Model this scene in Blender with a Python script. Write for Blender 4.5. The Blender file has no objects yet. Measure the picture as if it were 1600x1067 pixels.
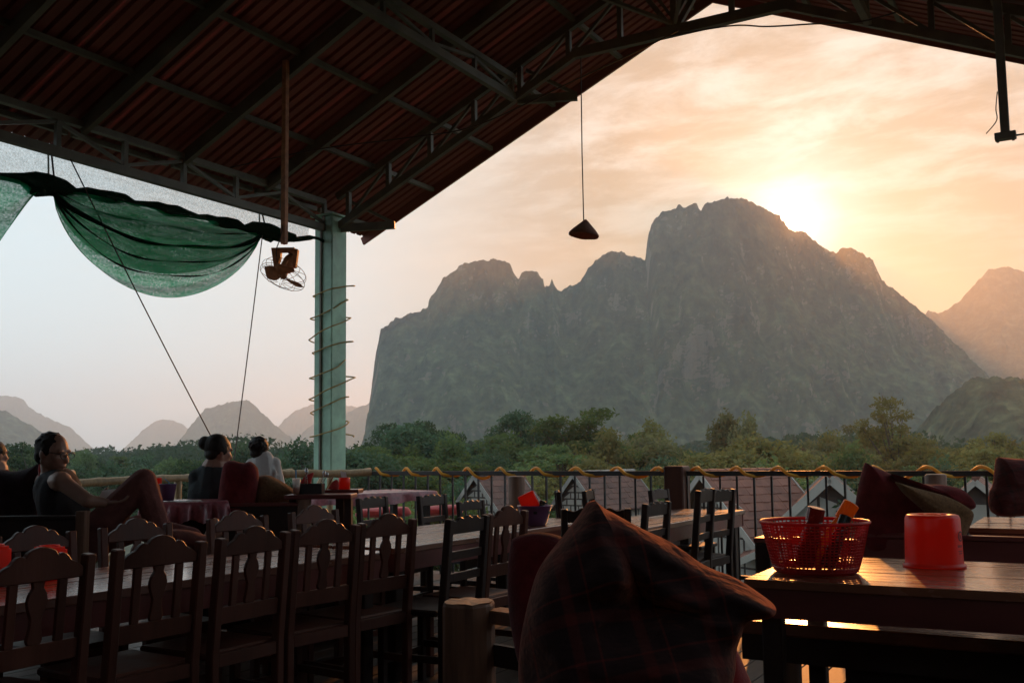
import bpy, bmesh, math, random
import numpy as np
from mathutils import Vector, Matrix, Euler

random.seed(7)
rng = np.random.default_rng(11)
PI = math.pi
scene = bpy.context.scene
COL = scene.collection

# ------------------------------------------------------------------ camera
FPX, YAW, PITCH, ROLL, CZ, V0 = 1560.0, math.radians(30), math.atan(5.6e-5*1560), 0.011, 1.27, 571.72
cam_data = bpy.data.cameras.new('camera')
cam_data.sensor_fit = 'HORIZONTAL'; cam_data.sensor_width = 36.0
cam_data.lens = FPX/1600*36
cam_data.shift_y = (V0-533.5)/1600
cam_data.clip_start = 0.05; cam_data.clip_end = 40000
cam = bpy.data.objects.new('camera', cam_data); COL.objects.link(cam)
cam.matrix_world = Matrix.Translation((0, 0, CZ)) @ Matrix.Rotation(YAW, 4, 'Z') @ Matrix.Rotation(PI/2+PITCH, 4, 'X') @ Matrix.Rotation(-ROLL, 4, 'Z')
scene.camera = cam

# ------------------------------------------------------------------ survey helpers: sight line -> place in the world
_c, _s = math.cos(YAW), math.sin(YAW); _cp, _sp = math.cos(PITCH), math.sin(PITCH); _cr, _sr = math.cos(ROLL), math.sin(ROLL)
def ray(u, v):
    x0 = (u-800)/FPX; y0 = (V0-v)/FPX
    x = x0*_cr+y0*_sr; y = -x0*_sr+y0*_cr
    fw = _cp-y*_sp; up = y*_cp+_sp
    return x/fw, up/fw
def at(u, v, D):
    x, z = ray(u, v)
    return Vector((D*(x*_c-_s), D*(x*_s+_c), CZ+z*D))
def onz(u, v, z):
    x, r = ray(u, v); D = (z-CZ)/r
    return Vector((D*(x*_c-_s), D*(x*_s+_c), z))
def onx(u, v, X):
    x, r = ray(u, v); D = X/(x*_c-_s)
    return Vector((X, D*(x*_s+_c), CZ+r*D))
def ony(u, v, Y):
    x, r = ray(u, v); D = Y/(x*_s+_c)
    return Vector((D*(x*_c-_s), Y, CZ+r*D))
RIGHT = Vector((_c, _s, 0)); FWD = Vector((-_s, _c, 0)); UP = Vector((0, 0, 1))

# ------------------------------------------------------------------ node helper
class NT:
    def __init__(s, tree): s.t = tree; s.n = tree.nodes; s.l = tree.links
    def __call__(s, typ, ins=None, **props):
        n = s.n.new(typ)
        for k, v in props.items(): setattr(n, k, v)
        for k, v in (ins or {}).items():
            sock = n.inputs[k]
            if isinstance(v, bpy.types.NodeSocket): s.l.new(v, sock)
            else: sock.default_value = v
        return n
    def math(s, op, a, b=0.0, clamp=False):
        n = s('ShaderNodeMath', {0: a, 1: b}, operation=op); n.use_clamp = clamp; return n.outputs[0]
    def ramp(s, fac, stops, interp='LINEAR'):
        n = s('ShaderNodeValToRGB', {0: fac}); r = n.color_ramp; r.interpolation = interp
        while len(r.elements) < len(stops): r.elements.new(0.5)
        for e, (p, c) in zip(r.elements, stops):
            e.position = p; e.color = (c[0], c[1], c[2], 1) if hasattr(c, '__len__') else (c, c, c, 1)
        return n.outputs[0]
    def mix(s, fac, a, b, typ='MIX'):
        n = s('ShaderNodeMix', data_type='RGBA', blend_type=typ)
        for i, v in ((0, fac), (6, a), (7, b)):
            if isinstance(v, bpy.types.NodeSocket): s.l.new(v, n.inputs[i])
            else: n.inputs[i].default_value = v if i == 0 else (v[0], v[1], v[2], 1)
        return n.outputs[2]
def rgb(c): return (c[0], c[1], c[2], 1)

# ------------------------------------------------------------------ sun and sky
SUN = (at(1238, 346, 1)-Vector((0, 0, CZ))).normalized()
SUN_EL = math.asin(SUN.z); SUN_AZ = math.atan2(SUN.x, SUN.y)      # azimuth clockwise from +Y
world = bpy.data.worlds.new('World'); scene.world = world; world.use_nodes = True
w = NT(world.node_tree); w.n.clear()
tc = w('ShaderNodeTexCoord').outputs['Generated']
sky = w('ShaderNodeTexSky', sky_type='NISHITA'); sky.sun_disc = False
sky.sun_elevation = SUN_EL; sky.sun_rotation = SUN_AZ; sky.air_density = 1.5; sky.dust_density = 4.0
nish = w('ShaderNodeVectorMath', {0: sky.outputs[0], 'Scale': 0.05}, operation='SCALE').outputs[0]
dot = w('ShaderNodeVectorMath', {0: tc, 1: tuple(SUN)}, operation='DOT_PRODUCT').outputs['Value']
ang = w.math('DIVIDE', w.math('ARCCOSINE', w.math('MINIMUM', w.math('MAXIMUM', dot, -1.0), 0.999999)), PI)   # 0..1 = 0..180 deg
hz = w.ramp(ang, [(0.0, (.50, .58, .62)), (0.014, (.36, .40, .42)), (0.026, (.27, .27, .26)), (0.06, (.26, .215, .175)), (0.085, (.36, .325, .285)), (0.105, (.52, .515, .485)), (0.14, (.62, .72, .76)),
                  (0.22, (.69, .85, .92)), (0.28, (.75, .92, .99)), (0.45, (.70, .85, .96)), (1.0, (.66, .80, .93))])
# thin sheet cloud, mapped on a flat layer overhead
sep = w('ShaderNodeSeparateXYZ', {0: tc})
den = w.math('ADD', w.math('MAXIMUM', sep.outputs[2], 0.0), 0.10)
cvec = w('ShaderNodeCombineXYZ', {0: w.math('DIVIDE', sep.outputs[0], den), 1: w.math('DIVIDE', sep.outputs[1], den), 2: 0.0}).outputs[0]
cmap = w('ShaderNodeMapping', {0: cvec, 'Location': (3.1, .7, 0), 'Rotation': (0, 0, .5), 'Scale': (1.0, 1.35, 1)}).outputs[0]
n1 = w('ShaderNodeTexNoise', {'Vector': cmap, 'Scale': 3.4, 'Detail': 9.0, 'Roughness': .62, 'Distortion': .25}).outputs[0]
n2 = w('ShaderNodeTexNoise', {'Vector': cmap, 'Scale': .8, 'Detail': 2.0}).outputs[0]
cl = w.ramp(w.math('ADD', w.math('MULTIPLY', n1, .75), w.math('MULTIPLY', n2, .25)), [(0.40, 0), (0.64, 1)], 'EASE')
elev = w.ramp(sep.outputs[2], [(0.14, 0), (0.30, 1)])
near = w.ramp(ang, [(0.0, 1), (0.19, 1), (0.26, .12), (1.0, .3)])
cl = w.math('MULTIPLY', w.math('MULTIPLY', cl, elev), near)
ccol = w.ramp(ang, [(0.0, (.72, .78, .80)), (0.10, (.68, .69, .66)), (0.2, (.74, .76, .75)), (0.5, (.85, .92, .96)), (1, (.8, .9, 1.0))])
skyc = w.mix(w.math('MULTIPLY', cl, .72), hz, ccol)
skyc = w.mix(.88, nish, skyc)
# aureole of the sun in the haze
glow = w.ramp(ang, [(0.0, (7, 5.2, 3.4)), (0.004, (2.2, 1.8, 1.4)), (0.008, (.36, .38, .38)), (0.016, (.08, .10, .11)), (0.035, (0, 0, 0))], 'EASE')
skyc = w.mix(1.0, skyc, glow, 'ADD')
bgn = w('ShaderNodeBackground', {0: skyc, 1: 1.0})
w.l.new(bgn.outputs[0], w('ShaderNodeOutputWorld').inputs[0])
sd = bpy.data.lights.new('sun', 'SUN'); sd.energy = 2.0; sd.angle = math.radians(.6); sd.color = (1, .35, .08)
sun = bpy.data.objects.new('sun', sd); COL.objects.link(sun)
sun.rotation_euler = (-SUN).to_track_quat('-Z', 'Y').to_euler(); sun.location = (-30, 120, 60)
vs = scene.view_settings
vs.view_transform = 'Standard'; vs.look = 'None'; vs.exposure = 0.28; vs.gamma = 1.0; vs.use_curve_mapping = False
cy = scene.cycles
cy.use_denoising = True; cy.volume_bounces = 2; cy.max_bounces = 6; cy.diffuse_bounces = 3; cy.glossy_bounces = 3; cy.transparent_max_bounces = 12
cy.sample_clamp_indirect = 4.0

# ------------------------------------------------------------------ materials
def _noisecol(t, col, var, scale, coord, detail=5.0, stretch=None):
    vec = coord
    if stretch: vec = t('ShaderNodeMapping', {0: coord, 'Scale': stretch}).outputs[0]
    n = t('ShaderNodeTexNoise', {'Vector': vec, 'Scale': scale, 'Detail': detail, 'Roughness': .6}).outputs[0]
    d = tuple(max(0, x*(1-var)) for x in col); b = tuple(min(1, x*(1+var)) for x in col)
    return t.ramp(n, [(.3, d), (.7, b)]), n
def mat(name, col, rough=.6, var=.25, scale=6.0, bump=0.0, bscale=None, stretch=None, coat=0.0, metal=0.0, spec=.5, trans=0.0, tcol=None, alpha=1.0, sheen=0.0, objrand=0.0):
    m = bpy.data.materials.new(name); m.use_nodes = True
    t = NT(m.node_tree); t.n.clear()
    co = t('ShaderNodeTexCoord').outputs['Object']
    if objrand:
        oi = t('ShaderNodeObjectInfo')
        co = t('ShaderNodeVectorMath', {0: co, 1: t('ShaderNodeVectorMath', {0: oi.outputs['Random'], 'Scale': 40.0}, operation='SCALE').outputs[0]}, operation='ADD').outputs[0]
    c, n = _noisecol(t, col, var, scale, co, stretch=stretch)
    if objrand:
        hsv = t('ShaderNodeHueSaturation', {'Color': c, 'Value': t.math('ADD', t.math('MULTIPLY', oi.outputs['Random'], 2*objrand), 1-objrand)})
        c = hsv.outputs[0]
    p = t('ShaderNodeBsdfPrincipled', {'Base Color': c, 'Roughness': rough, 'Metallic': metal, 'Specular IOR Level': spec, 'Coat Weight': coat, 'Coat Roughness': .12, 'Alpha': alpha, 'Sheen Weight': sheen})
    if coat or rough < .5:
        rr = t.ramp(n, [(.25, max(.05, rough-.1)), (.75, min(1, rough+.14))]); t.l.new(rr, p.inputs['Roughness'])
    if bump:
        vec = t('ShaderNodeMapping', {0: co, 'Scale': stretch}).outputs[0] if stretch else co
        bn = t('ShaderNodeTexNoise', {'Vector': vec, 'Scale': bscale or scale*4, 'Detail': 6.0, 'Roughness': .65}).outputs[0]
        b = t('ShaderNodeBump', {'Strength': min(1, bump), 'Distance': .01, 'Height': bn}); t.l.new(b.outputs[0], p.inputs['Normal'])
    sh = p.outputs[0]
    if trans:
        tr = t('ShaderNodeBsdfTranslucent', {0: rgb(tcol or col)})
        sh = t('ShaderNodeMixShader', {0: trans, 1: sh, 2: tr.outputs[0]}).outputs[0]
    t.l.new(sh, t('ShaderNodeOutputMaterial').inputs[0])
    return m

M = {}
M['ground'] = mat('ground_soil', (.09, .085, .05), .95, .5, .12, bump=.4, bscale=2)
M['wood'] = mat('chair_wood', (.085, .027, .017), .42, .4, 5, bump=.15, bscale=30, stretch=(1, 1, .15), spec=.22, objrand=.15)
M['wooddark'] = mat('dark_wood', (.026, .015, .013), .45, .35, 5, bump=.15, bscale=30, stretch=(1, 1, .15), spec=.22, objrand=.15)
M['woodtop'] = mat('table_plank', (.19, .075, .045), .27, .4, 3, bump=.1, bscale=9, stretch=(6, .5, 1), coat=.5, spec=.8, objrand=.2)
M['woodtopx'] = mat('table_plank_cross', (.24, .085, .045), .22, .4, 3, bump=.14, bscale=9, stretch=(.5, 6, 1), coat=.5, objrand=.2)
M['redwood'] = mat('red_wood', (.13, .022, .019), .38, .35, 4, bump=.15, bscale=20, stretch=(.2, 1, 1), coat=.15)
M['log'] = mat('log_wood', (.17, .075, .04), .6, .4, 6, bump=.4, bscale=20, stretch=(3, 3, .4))
M['logend'] = mat('log_cut', (.50, .39, .28), .7, .3, 14, bump=.3)
M['floor'] = mat('floor_plank', (.045, .026, .018), .58, .45, 2.2, bump=.3, bscale=12, stretch=(5, .4, 1), spec=.25, objrand=.25)
M['roof'] = mat('red_sheet_metal', (.23, .058, .042), .55, .4, 1.2, bump=.08, stretch=(.25, 1.6, .25), spec=.35, objrand=.12)
M['steel'] = mat('olive_painted_steel', (.125, .115, .08), .5, .35, 3, bump=.12, bscale=40)
M['green'] = mat('green_painted_steel', (.33, .53, .385), .45, .3, 3.2, bump=.2, bscale=60)
M['rail'] = mat('black_painted_rail', (.022, .02, .02), .45, .3, 12, bump=.1)
M['bamboo'] = mat('bamboo', (.36, .24, .12), .5, .3, 9, bump=.2, stretch=(4, 4, .6))
M['yellow'] = mat('yellow_hose', (.85, .47, .05), .45, .15, 8, trans=.35, tcol=(.9, .45, .03))
M['dullhose'] = mat('dull_hose', (.42, .29, .10), .5, .25, 8, trans=.2, tcol=(.6, .4, .1))
M['wire'] = mat('wire', (.05, .03, .025), .6, .2, 8)
M['rust'] = mat('rusty_steel', (.42, .16, .06), .6, .4, 14, bump=.2)
M['cane'] = mat('woven_cane', (.16, .05, .025), .8, .4, 30, bump=.6, bscale=60, trans=.25, tcol=(.4, .1, .03))
M['redplastic'] = mat('red_plastic', (.62, .045, .02), .32, .12, 5, trans=.5, tcol=(.95, .10, .02))
M['pinkplastic'] = mat('red_basket_plastic', (.5, .04, .04), .4, .12, 5, trans=.5, tcol=(.85, .07, .05))
M['purple'] = mat('purple_plastic', (.16, .07, .17), .35, .15, 6, trans=.3, tcol=(.25, .10, .25))
M['amber'] = mat('amber_bottle', (.6, .22, .02), .2, .1, 5, trans=.5, tcol=(.95, .35, .03))
M['maroonbottle'] = mat('chilli_bottle', (.22, .02, .015), .25, .1, 5, trans=.2, tcol=(.5, .04, .02))
M['bottledark'] = mat('dark_bottle', (.02, .025, .022), .22, .1, 5)
M['labelpaint'] = mat('dark_print', (.06, .015, .01), .6, .1, 5)
M['maroon'] = mat('maroon_cloth', (.13, .012, .014), .9, .35, 18, bump=.5, bscale=90, sheen=.06, spec=.15)
M['redcloth'] = mat('red_cloth', (.42, .035, .035), .85, .3, 14, bump=.4, bscale=70, trans=.2, tcol=(.6, .05, .04), sheen=.3)
M['darkcloth'] = mat('dark_cloth', (.025, .014, .017), .9, .3, 14, bump=.4, bscale=80, spec=.15)
M['browncord'] = mat('brown_corduroy', (.17, .088, .04), .95, .35, 60, bump=.6, bscale=140, sheen=.06, spec=.15)
M['tablecloth'] = mat('tablecloth', (.36, .10, .12), .35, .45, 20, bump=.1, coat=.3)
M['skin'] = mat('skin', (.30, .15, .10), .5, .12, 10, bump=.1, bscale=120)
M['hair'] = mat('hair', (.012, .007, .005), .5, .3, 40, bump=.5, bscale=120, stretch=(4, 1, 1), spec=.2)
M['shirtwhite'] = mat('white_shirt', (.66, .64, .62), .85, .1, 12, bump=1, bscale=16, trans=.25, tcol=(.8, .75, .7))
M['shirtgrey'] = mat('grey_shirt', (.04, .05, .054), .9, .2, 12, bump=1, bscale=14, spec=.15)
M['tank'] = mat('dark_tank_top', (.02, .017, .02), .9, .2, 12, bump=.3)
M['trousers'] = mat('brown_trousers', (.17, .06, .052), .85, .25, 16, bump=1, bscale=14, spec=.15)
M['paper'] = mat('paper', (.72, .72, .70), .5, .06, 5)
M['black'] = mat('black_plastic', (.014, .013, .014), .35, .1, 5)
M['glass'] = mat('clear_cup', (.75, .72, .68), .12, .05, 5, trans=.3, tcol=(.9, .85, .8), alpha=.45)
M['tea'] = mat('iced_tea', (.55, .17, .04), .2, .2, 8, trans=.5, tcol=(.9, .3, .06))
M['blue'] = mat('blue_straw', (.10, .33, .55), .4, .05, 5, trans=.3, tcol=(.2, .5, .8))
M['steelbright'] = mat('cutlery_steel', (.6, .6, .6), .25, .05, 5, metal=1.0)
M['white'] = mat('white_paint', (.29, .265, .225), .6, .1, 2, bump=.1)
M['timber'] = mat('timber_frame', (.045, .03, .025), .7, .3, 3)
M['tile'] = mat('clay_tile', (.14, .05, .03), .75, .35, 1.4, bump=.3, bscale=9, objrand=.12)
M['tiledark'] = mat('weathered_tile', (.095, .042, .03), .8, .4, 1.4, bump=.3, bscale=9, objrand=.12)
M['bargeboard'] = mat('grey_thatch_edge', (.21, .195, .17), .8, .45, 3, bump=.6, bscale=12)
M['bark'] = mat('bark', (.075, .055, .04), .9, .4, 3, bump=.5)
def leafmat(name, col, tcol, tr=.32):
    m = bpy.data.materials.new(name); m.use_nodes = True; t = NT(m.node_tree); t.n.clear()
    oi = t('ShaderNodeObjectInfo').outputs['Random']
    co = t('ShaderNodeTexCoord').outputs['Object']
    n = t('ShaderNodeTexNoise', {'Vector': co, 'Scale': .55, 'Detail': 4.0}).outputs[0]
    c = t.ramp(n, [(.3, tuple(x*.55 for x in col)), (.55, col), (.75, (col[0]*1.7, col[1]*1.4, col[2]*1.1))])
    hs = t('ShaderNodeHueSaturation', {'Color': c, 'Hue': t.math('ADD', t.math('MULTIPLY', oi, .05), .47), 'Value': t.math('ADD', t.math('MULTIPLY', oi, 1.0), .5)}).outputs[0]
    d = t('ShaderNodeBsdfDiffuse', {0: hs, 1: .6})
    tl = t('ShaderNodeBsdfTranslucent', {0: rgb(tcol)})
    mx = t('ShaderNodeMixShader', {0: tr, 1: d.outputs[0], 2: tl.outputs[0]})
    t.l.new(mx.outputs[0], t('ShaderNodeOutputMaterial').inputs[0]); return m
M['leaf'] = leafmat('leaf_green', (.10, .145, .068), (.18, .24, .06))
M['leafdark'] = leafmat('leaf_dark', (.065, .10, .06), (.10, .16, .06), .25)
M['leafolive'] = leafmat('leaf_olive', (.145, .14, .06), (.25, .22, .06))
M['leafpale'] = leafmat('leaf_pale', (.17, .172, .092), (.26, .26, .10))
M['leafbrown'] = leafmat('leaf_dry', (.115, .08, .05), (.16, .10, .045))

# ------------------------------------------------------------------ object helpers
def tag(o, label=None, cat=None, group=None, kind=None):
    if label: o['label'] = label
    if cat: o['category'] = cat
    if group: o['group'] = group
    if kind: o['kind'] = kind
    return o
def thing(name, label, cat, loc=(0, 0, 0), rz=0.0, group=None):
    o = bpy.data.objects.new(name, None); COL.objects.link(o)
    o.location = loc; o.rotation_euler = (0, 0, rz); o.empty_display_size = .1
    return tag(o, label, cat, group)
def wmat(o):
    m = o.matrix_basis.copy()
    while o.parent: o = o.parent; m = o.matrix_basis @ m
    return m
def put(name, mesh, parent=None, material=None, loc=None, rot=None):
    o = bpy.data.objects.new(name, mesh); COL.objects.link(o)
    if material is not None and not mesh.materials: mesh.materials.append(material)
    if parent: o.parent = parent
    if loc is not None: o.location = loc
    if rot is not None: o.rotation_euler = rot
    return o
def copy_tree(o, parent=None):
    kids = list(o.children)
    c = o.copy(); COL.objects.link(c); c.parent = parent
    for k in kids: copy_tree(k, c)
    return c
class MB:
    def __init__(s): s.v = []; s.f = []
    def add(s, vs, fs):
        b = len(s.v); s.v += [tuple(p) for p in vs]; s.f += [tuple(b+i for i in f) for f in fs]; return s
    def box(s, c, size, R=None):
        c = Vector(c); h = [x/2 for x in size]
        vs = [Vector((x*h[0], y*h[1], z*h[2])) for x in (-1, 1) for y in (-1, 1) for z in (-1, 1)]
        if R is not None: vs = [R @ p for p in vs]
        return s.add([c+p for p in vs], [(0, 1, 3, 2), (4, 6, 7, 5), (0, 4, 5, 1), (2, 3, 7, 6), (0, 2, 6, 4), (1, 5, 7, 3)])
    def bb(s, x0, x1, y0, y1, z0, z1): return s.box(((x0+x1)/2, (y0+y1)/2, (z0+z1)/2), (abs(x1-x0), abs(y1-y0), abs(z1-z0)))
    def bar(s, a, b, w, h, up=UP):
        a, b = Vector(a), Vector(b); d = b-a; L = d.length; d.normalize()
        if abs(d.dot(up)) > .999: up = Vector((0, 1, 0))
        x = d.cross(up).normalized(); z = x.cross(d)
        R = Matrix((x, d, z)).transposed()
        return s.box((a+b)/2, (w, L, h), R)
    def tube(s, pts, r, n=8, cap=True):
        pts = [Vector(p) for p in pts]; k = len(pts); rs = r if hasattr(r, '__len__') else [r]*k
        t0 = (pts[1]-pts[0]).normalized(); ref = Vector((0, 0, 1)) if abs(t0.z) < .9 else Vector((1, 0, 0))
        x = t0.cross(ref).normalized(); b = len(s.v)
        for i, p in enumerate(pts):
            t = (pts[min(i+1, k-1)]-pts[max(i-1, 0)])
            t = t.normalized() if t.length > 1e-9 else t0
            x = (x-t*x.dot(t)); x = x.normalized() if x.length > 1e-6 else t.orthogonal().normalized()
            y = t.cross(x)
            for j in range(n):
                a = 2*PI*j/n; s.v.append(tuple(p+(x*math.cos(a)+y*math.sin(a))*rs[i]))
        for i in range(k-1):
            for j in range(n):
                j2 = (j+1) % n; s.f.append((b+i*n+j, b+i*n+j2, b+(i+1)*n+j2, b+(i+1)*n+j))
        if cap:
            s.f.append(tuple(b+j for j in reversed(range(n)))); s.f.append(tuple(b+(k-1)*n+j for j in range(n)))
        return s
    def lathe(s, prof, n=24, c=(0, 0, 0), R=None, closed=False):
        c = Vector(c); b = len(s.v); k = len(prof)
        for r, z in prof:
            for j in range(n):
                a = 2*PI*j/n; p = Vector((r*math.cos(a), r*math.sin(a), z))
                s.v.append(tuple(c+(R @ p if R is not None else p)))
        for i in range(k if closed else k-1):
            i2 = (i+1) % k
            for j in range(n):
                j2 = (j+1) % n; s.f.append((b+i*n+j, b+i*n+j2, b+i2*n+j2, b+i2*n+j))
        if not closed:
            if prof[0][0] > 1e-5: s.f.append(tuple(b+j for j in reversed(range(n))))
            if prof[-1][0] > 1e-5: s.f.append(tuple(b+(k-1)*n+j for j in range(n)))
        return s
    def prism(s, poly, o, ax, ay, an, t):
        """polygon in the plane (ax, ay) through o, thickness t along an"""
        o, ax, ay, an = Vector(o), Vector(ax), Vector(ay), Vector(an); k = len(poly)
        vs = [o+ax*p[0]+ay*p[1]-an*t/2 for p in poly]+[o+ax*p[0]+ay*p[1]+an*t/2 for p in poly]
        fs = [tuple(reversed(range(k))), tuple(range(k, 2*k))]+[(i, (i+1) % k, k+(i+1) % k, k+i) for i in range(k)]
        return s.add(vs, fs)
    def ell(s, c, r, R=None, n=12, m=8):
        c = Vector(c); b = len(s.v); vs = []
        for i in range(1, m):
            th = PI*i/m
            for j in range(n):
                a = 2*PI*j/n; vs.append(Vector((r[0]*math.sin(th)*math.cos(a), r[1]*math.sin(th)*math.sin(a), r[2]*math.cos(th))))
        vs += [Vector((0, 0, r[2])), Vector((0, 0, -r[2]))]
        if R is not None: vs = [R @ p for p in vs]
        fs = []
        for i in range(m-2):
            for j in range(n):
                j2 = (j+1) % n; fs.append((i*n+j, (i+1)*n+j, (i+1)*n+j2, i*n+j2))
        T, B = (m-1)*n, (m-1)*n+1
        for j in range(n):
            j2 = (j+1) % n; fs.append((T, j, j2)); fs.append((B, (m-2)*n+j2, (m-2)*n+j))
        return s.add([c+p for p in vs], fs)
    def cap(s, a, b, ra, rb, n=10):
        a, b = Vector(a), Vector(b); d = b-a; L = max(d.length, 1e-6); t = d/L
        pts, rs = [], []
        for k in range(4): q = k/4*PI/2; pts.append(a-t*ra*math.cos(q)); rs.append(max(ra*math.sin(q), .0008))
        for k in range(5): q = k/4; pts.append(a+d*q); rs.append(ra+(rb-ra)*q)
        for k in range(1, 5): q = k/4*PI/2; pts.append(b+t*rb*math.sin(q)); rs.append(max(rb*math.cos(q), .0008))
        return s.tube(pts, rs, n)
    def mesh(s, name, bevel=0.0, smooth=False, seg=1):
        me = bpy.data.meshes.new(name); me.from_pydata(s.v, [], s.f)
        bm = bmesh.new(); bm.from_mesh(me)
        bmesh.ops.recalc_face_normals(bm, faces=bm.faces)
        if bevel: bmesh.ops.bevel(bm, geom=[e for e in bm.edges if len(e.link_faces) == 2 and e.calc_face_angle(0) > .5], offset=bevel, segments=seg, affect='EDGES', clamp_overlap=True)
        bm.to_mesh(me); bm.free()
        if smooth: me.polygons.foreach_set('use_smooth', [True]*len(me.polygons))
        me.update(); return me
    def build(s, name, material, parent=None, world=True, bevel=0.0, smooth=False, seg=1):
        if parent is not None and world:
            im = wmat(parent).inverted(); s.v = [tuple(im @ Vector(p)) for p in s.v]
        elif parent is None:
            pass
        return put(name, s.mesh(name, bevel, smooth, seg), parent, material)
def single(name, mb, material, label, cat, group=None, bevel=0.0, smooth=False, kind=None):
    """a thing that is one mesh: origin at the centre of its base"""
    a = np.array(mb.v); c = Vector(((a[:, 0].min()+a[:, 0].max())/2, (a[:, 1].min()+a[:, 1].max())/2, a[:, 2].min()))
    mb.v = [tuple(Vector(p)-c) for p in mb.v]
    o = put(name, mb.mesh(name, bevel, smooth), None, material, loc=c)
    return tag(o, label, cat, group, kind)
def smooth_pts(pts, k=6):
    """Catmull-Rom through points"""
    P = [Vector(p) for p in pts]; out = []
    for i in range(len(P)-1):
        a = P[max(i-1, 0)]; b = P[i]; c = P[i+1]; d = P[min(i+2, len(P)-1)]
        for j in range(k):
            t = j/k; out.append(.5*((2*b)+(c-a)*t+(2*a-5*b+4*c-d)*t*t+(3*b-a-3*c+d)*t**3))
    out.append(P[-1]); return out

# ------------------------------------------------------------------ numpy noise
def _hash(ix, iy, iz):
    h = (ix*374761393+iy*668265263+iz*1274126177) & 0xffffffff
    h = ((h ^ (h >> 13))*1274126177) & 0xffffffff
    return ((h ^ (h >> 16)) & 0xffff)/65535.0
def vnoise(x, y, z):
    ix, iy, iz = np.floor(x).astype(np.int64), np.floor(y).astype(np.int64), np.floor(z).astype(np.int64)
    fx, fy, fz = x-ix, y-iy, z-iz
    fx, fy, fz = fx*fx*(3-2*fx), fy*fy*(3-2*fy), fz*fz*(3-2*fz)
    r = 0
    for a in (0, 1):
        for b in (0, 1):
            for c in (0, 1):
                wgt = (fx if a else 1-fx)*(fy if b else 1-fy)*(fz if c else 1-fz)
                r = r+wgt*_hash(ix+a, iy+b, iz+c)
    return r*2-1
def fbm(x, y, z, o=4, g=.5):
    r = 0; a = 1.0; t = 0
    for i in range(o):
        r = r+a*vnoise(x*2**i+i*17.3, y*2**i+i*5.1, z*2**i+i*9.7); t += a; a *= g
    return r/t

# ------------------------------------------------------------------ the land
GZ = -8.0
gmb = MB(); R0 = 6700
gn = 48
for i in range(gn+1):
    for j in range(gn+1):
        gmb.v.append(((i/gn*2-1)*R0, (j/gn*2-1)*R0, 0))
for i in range(gn):
    for j in range(gn): a = i*(gn+1)+j; gmb.f.append((a, a+gn+1, a+gn+2, a+1))
ground = put('ground', gmb.mesh('ground'), None, M['ground'], loc=(0, 0, GZ)); tag(ground, 'wooded valley floor below the terrace', 'ground', kind='structure')

def mountmat(name, forest, rock, rockamt):
    m = bpy.data.materials.new(name); m.use_nodes = True; t = NT(m.node_tree); t.n.clear()
    co = t('ShaderNodeTexCoord').outputs['Object']; g = t('ShaderNodeNewGeometry')
    n = t('ShaderNodeTexNoise', {'Vector': co, 'Scale': .012, 'Detail': 8.0, 'Roughness': .62}).outputs[0]
    st = t('ShaderNodeMapping', {0: co, 'Scale': (1, 1, .09)}).outputs[0]
    n2 = t('ShaderNodeTexNoise', {'Vector': st, 'Scale': .045, 'Detail': 6.0, 'Roughness': .68}).outputs[0]
    fc = t.ramp(t('ShaderNodeTexNoise', {'Vector': co, 'Scale': .09, 'Detail': 4.0}).outputs[0], [(.3, tuple(x*.5 for x in forest)), (.5, forest), (.72, tuple(x*1.7 for x in forest))])
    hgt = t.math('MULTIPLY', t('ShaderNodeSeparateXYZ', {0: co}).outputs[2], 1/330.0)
    warm = t.ramp(t.math('ADD', hgt, t.math('MULTIPLY', t.math('SUBTRACT', n, .5), .9)), [(.35, 0), (.85, 1)])  # browner upper slopes: glow of the sunlit haze painted into the colour
    fc = t.mix(warm, fc, t.mix(.5, fc, (forest[0]*1.5, forest[1]*.72, forest[2]*.75)))
    fc = t.mix(1.0, fc, t.ramp(n2, [(.32, .35), (.5, 1.0), (.68, 1.9)]), 'MULTIPLY')  # streaks paint the shade of vertical gullies into the forest colour
    rc = t.ramp(n2, [(.35, tuple(x*.55 for x in rock)), (.65, rock)])
    nz = t('ShaderNodeSeparateXYZ', {0: g.outputs['Normal']}).outputs[2]
    steep = t.math('SUBTRACT', 1.0, nz)
    f = t.math('ADD', t.math('MULTIPLY', steep, .5), t.math('ADD', t.math('MULTIPLY', n, .35), t.math('MULTIPLY', n2, .75)))
    f = t.ramp(f, [(1.02-rockamt, 0), (1.12-rockamt, 1)])
    c = t.mix(f, fc, rc)
    d = t('ShaderNodeBsdfDiffuse', {0: c, 1: .8})
    t.l.new(d.outputs[0], t('ShaderNodeOutputMaterial').inputs[0]); return m
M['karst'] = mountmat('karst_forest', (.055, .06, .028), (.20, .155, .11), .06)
M['karstfar'] = mountmat('karst_far', (.05, .06, .035), (.18, .16, .12), .04)

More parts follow.
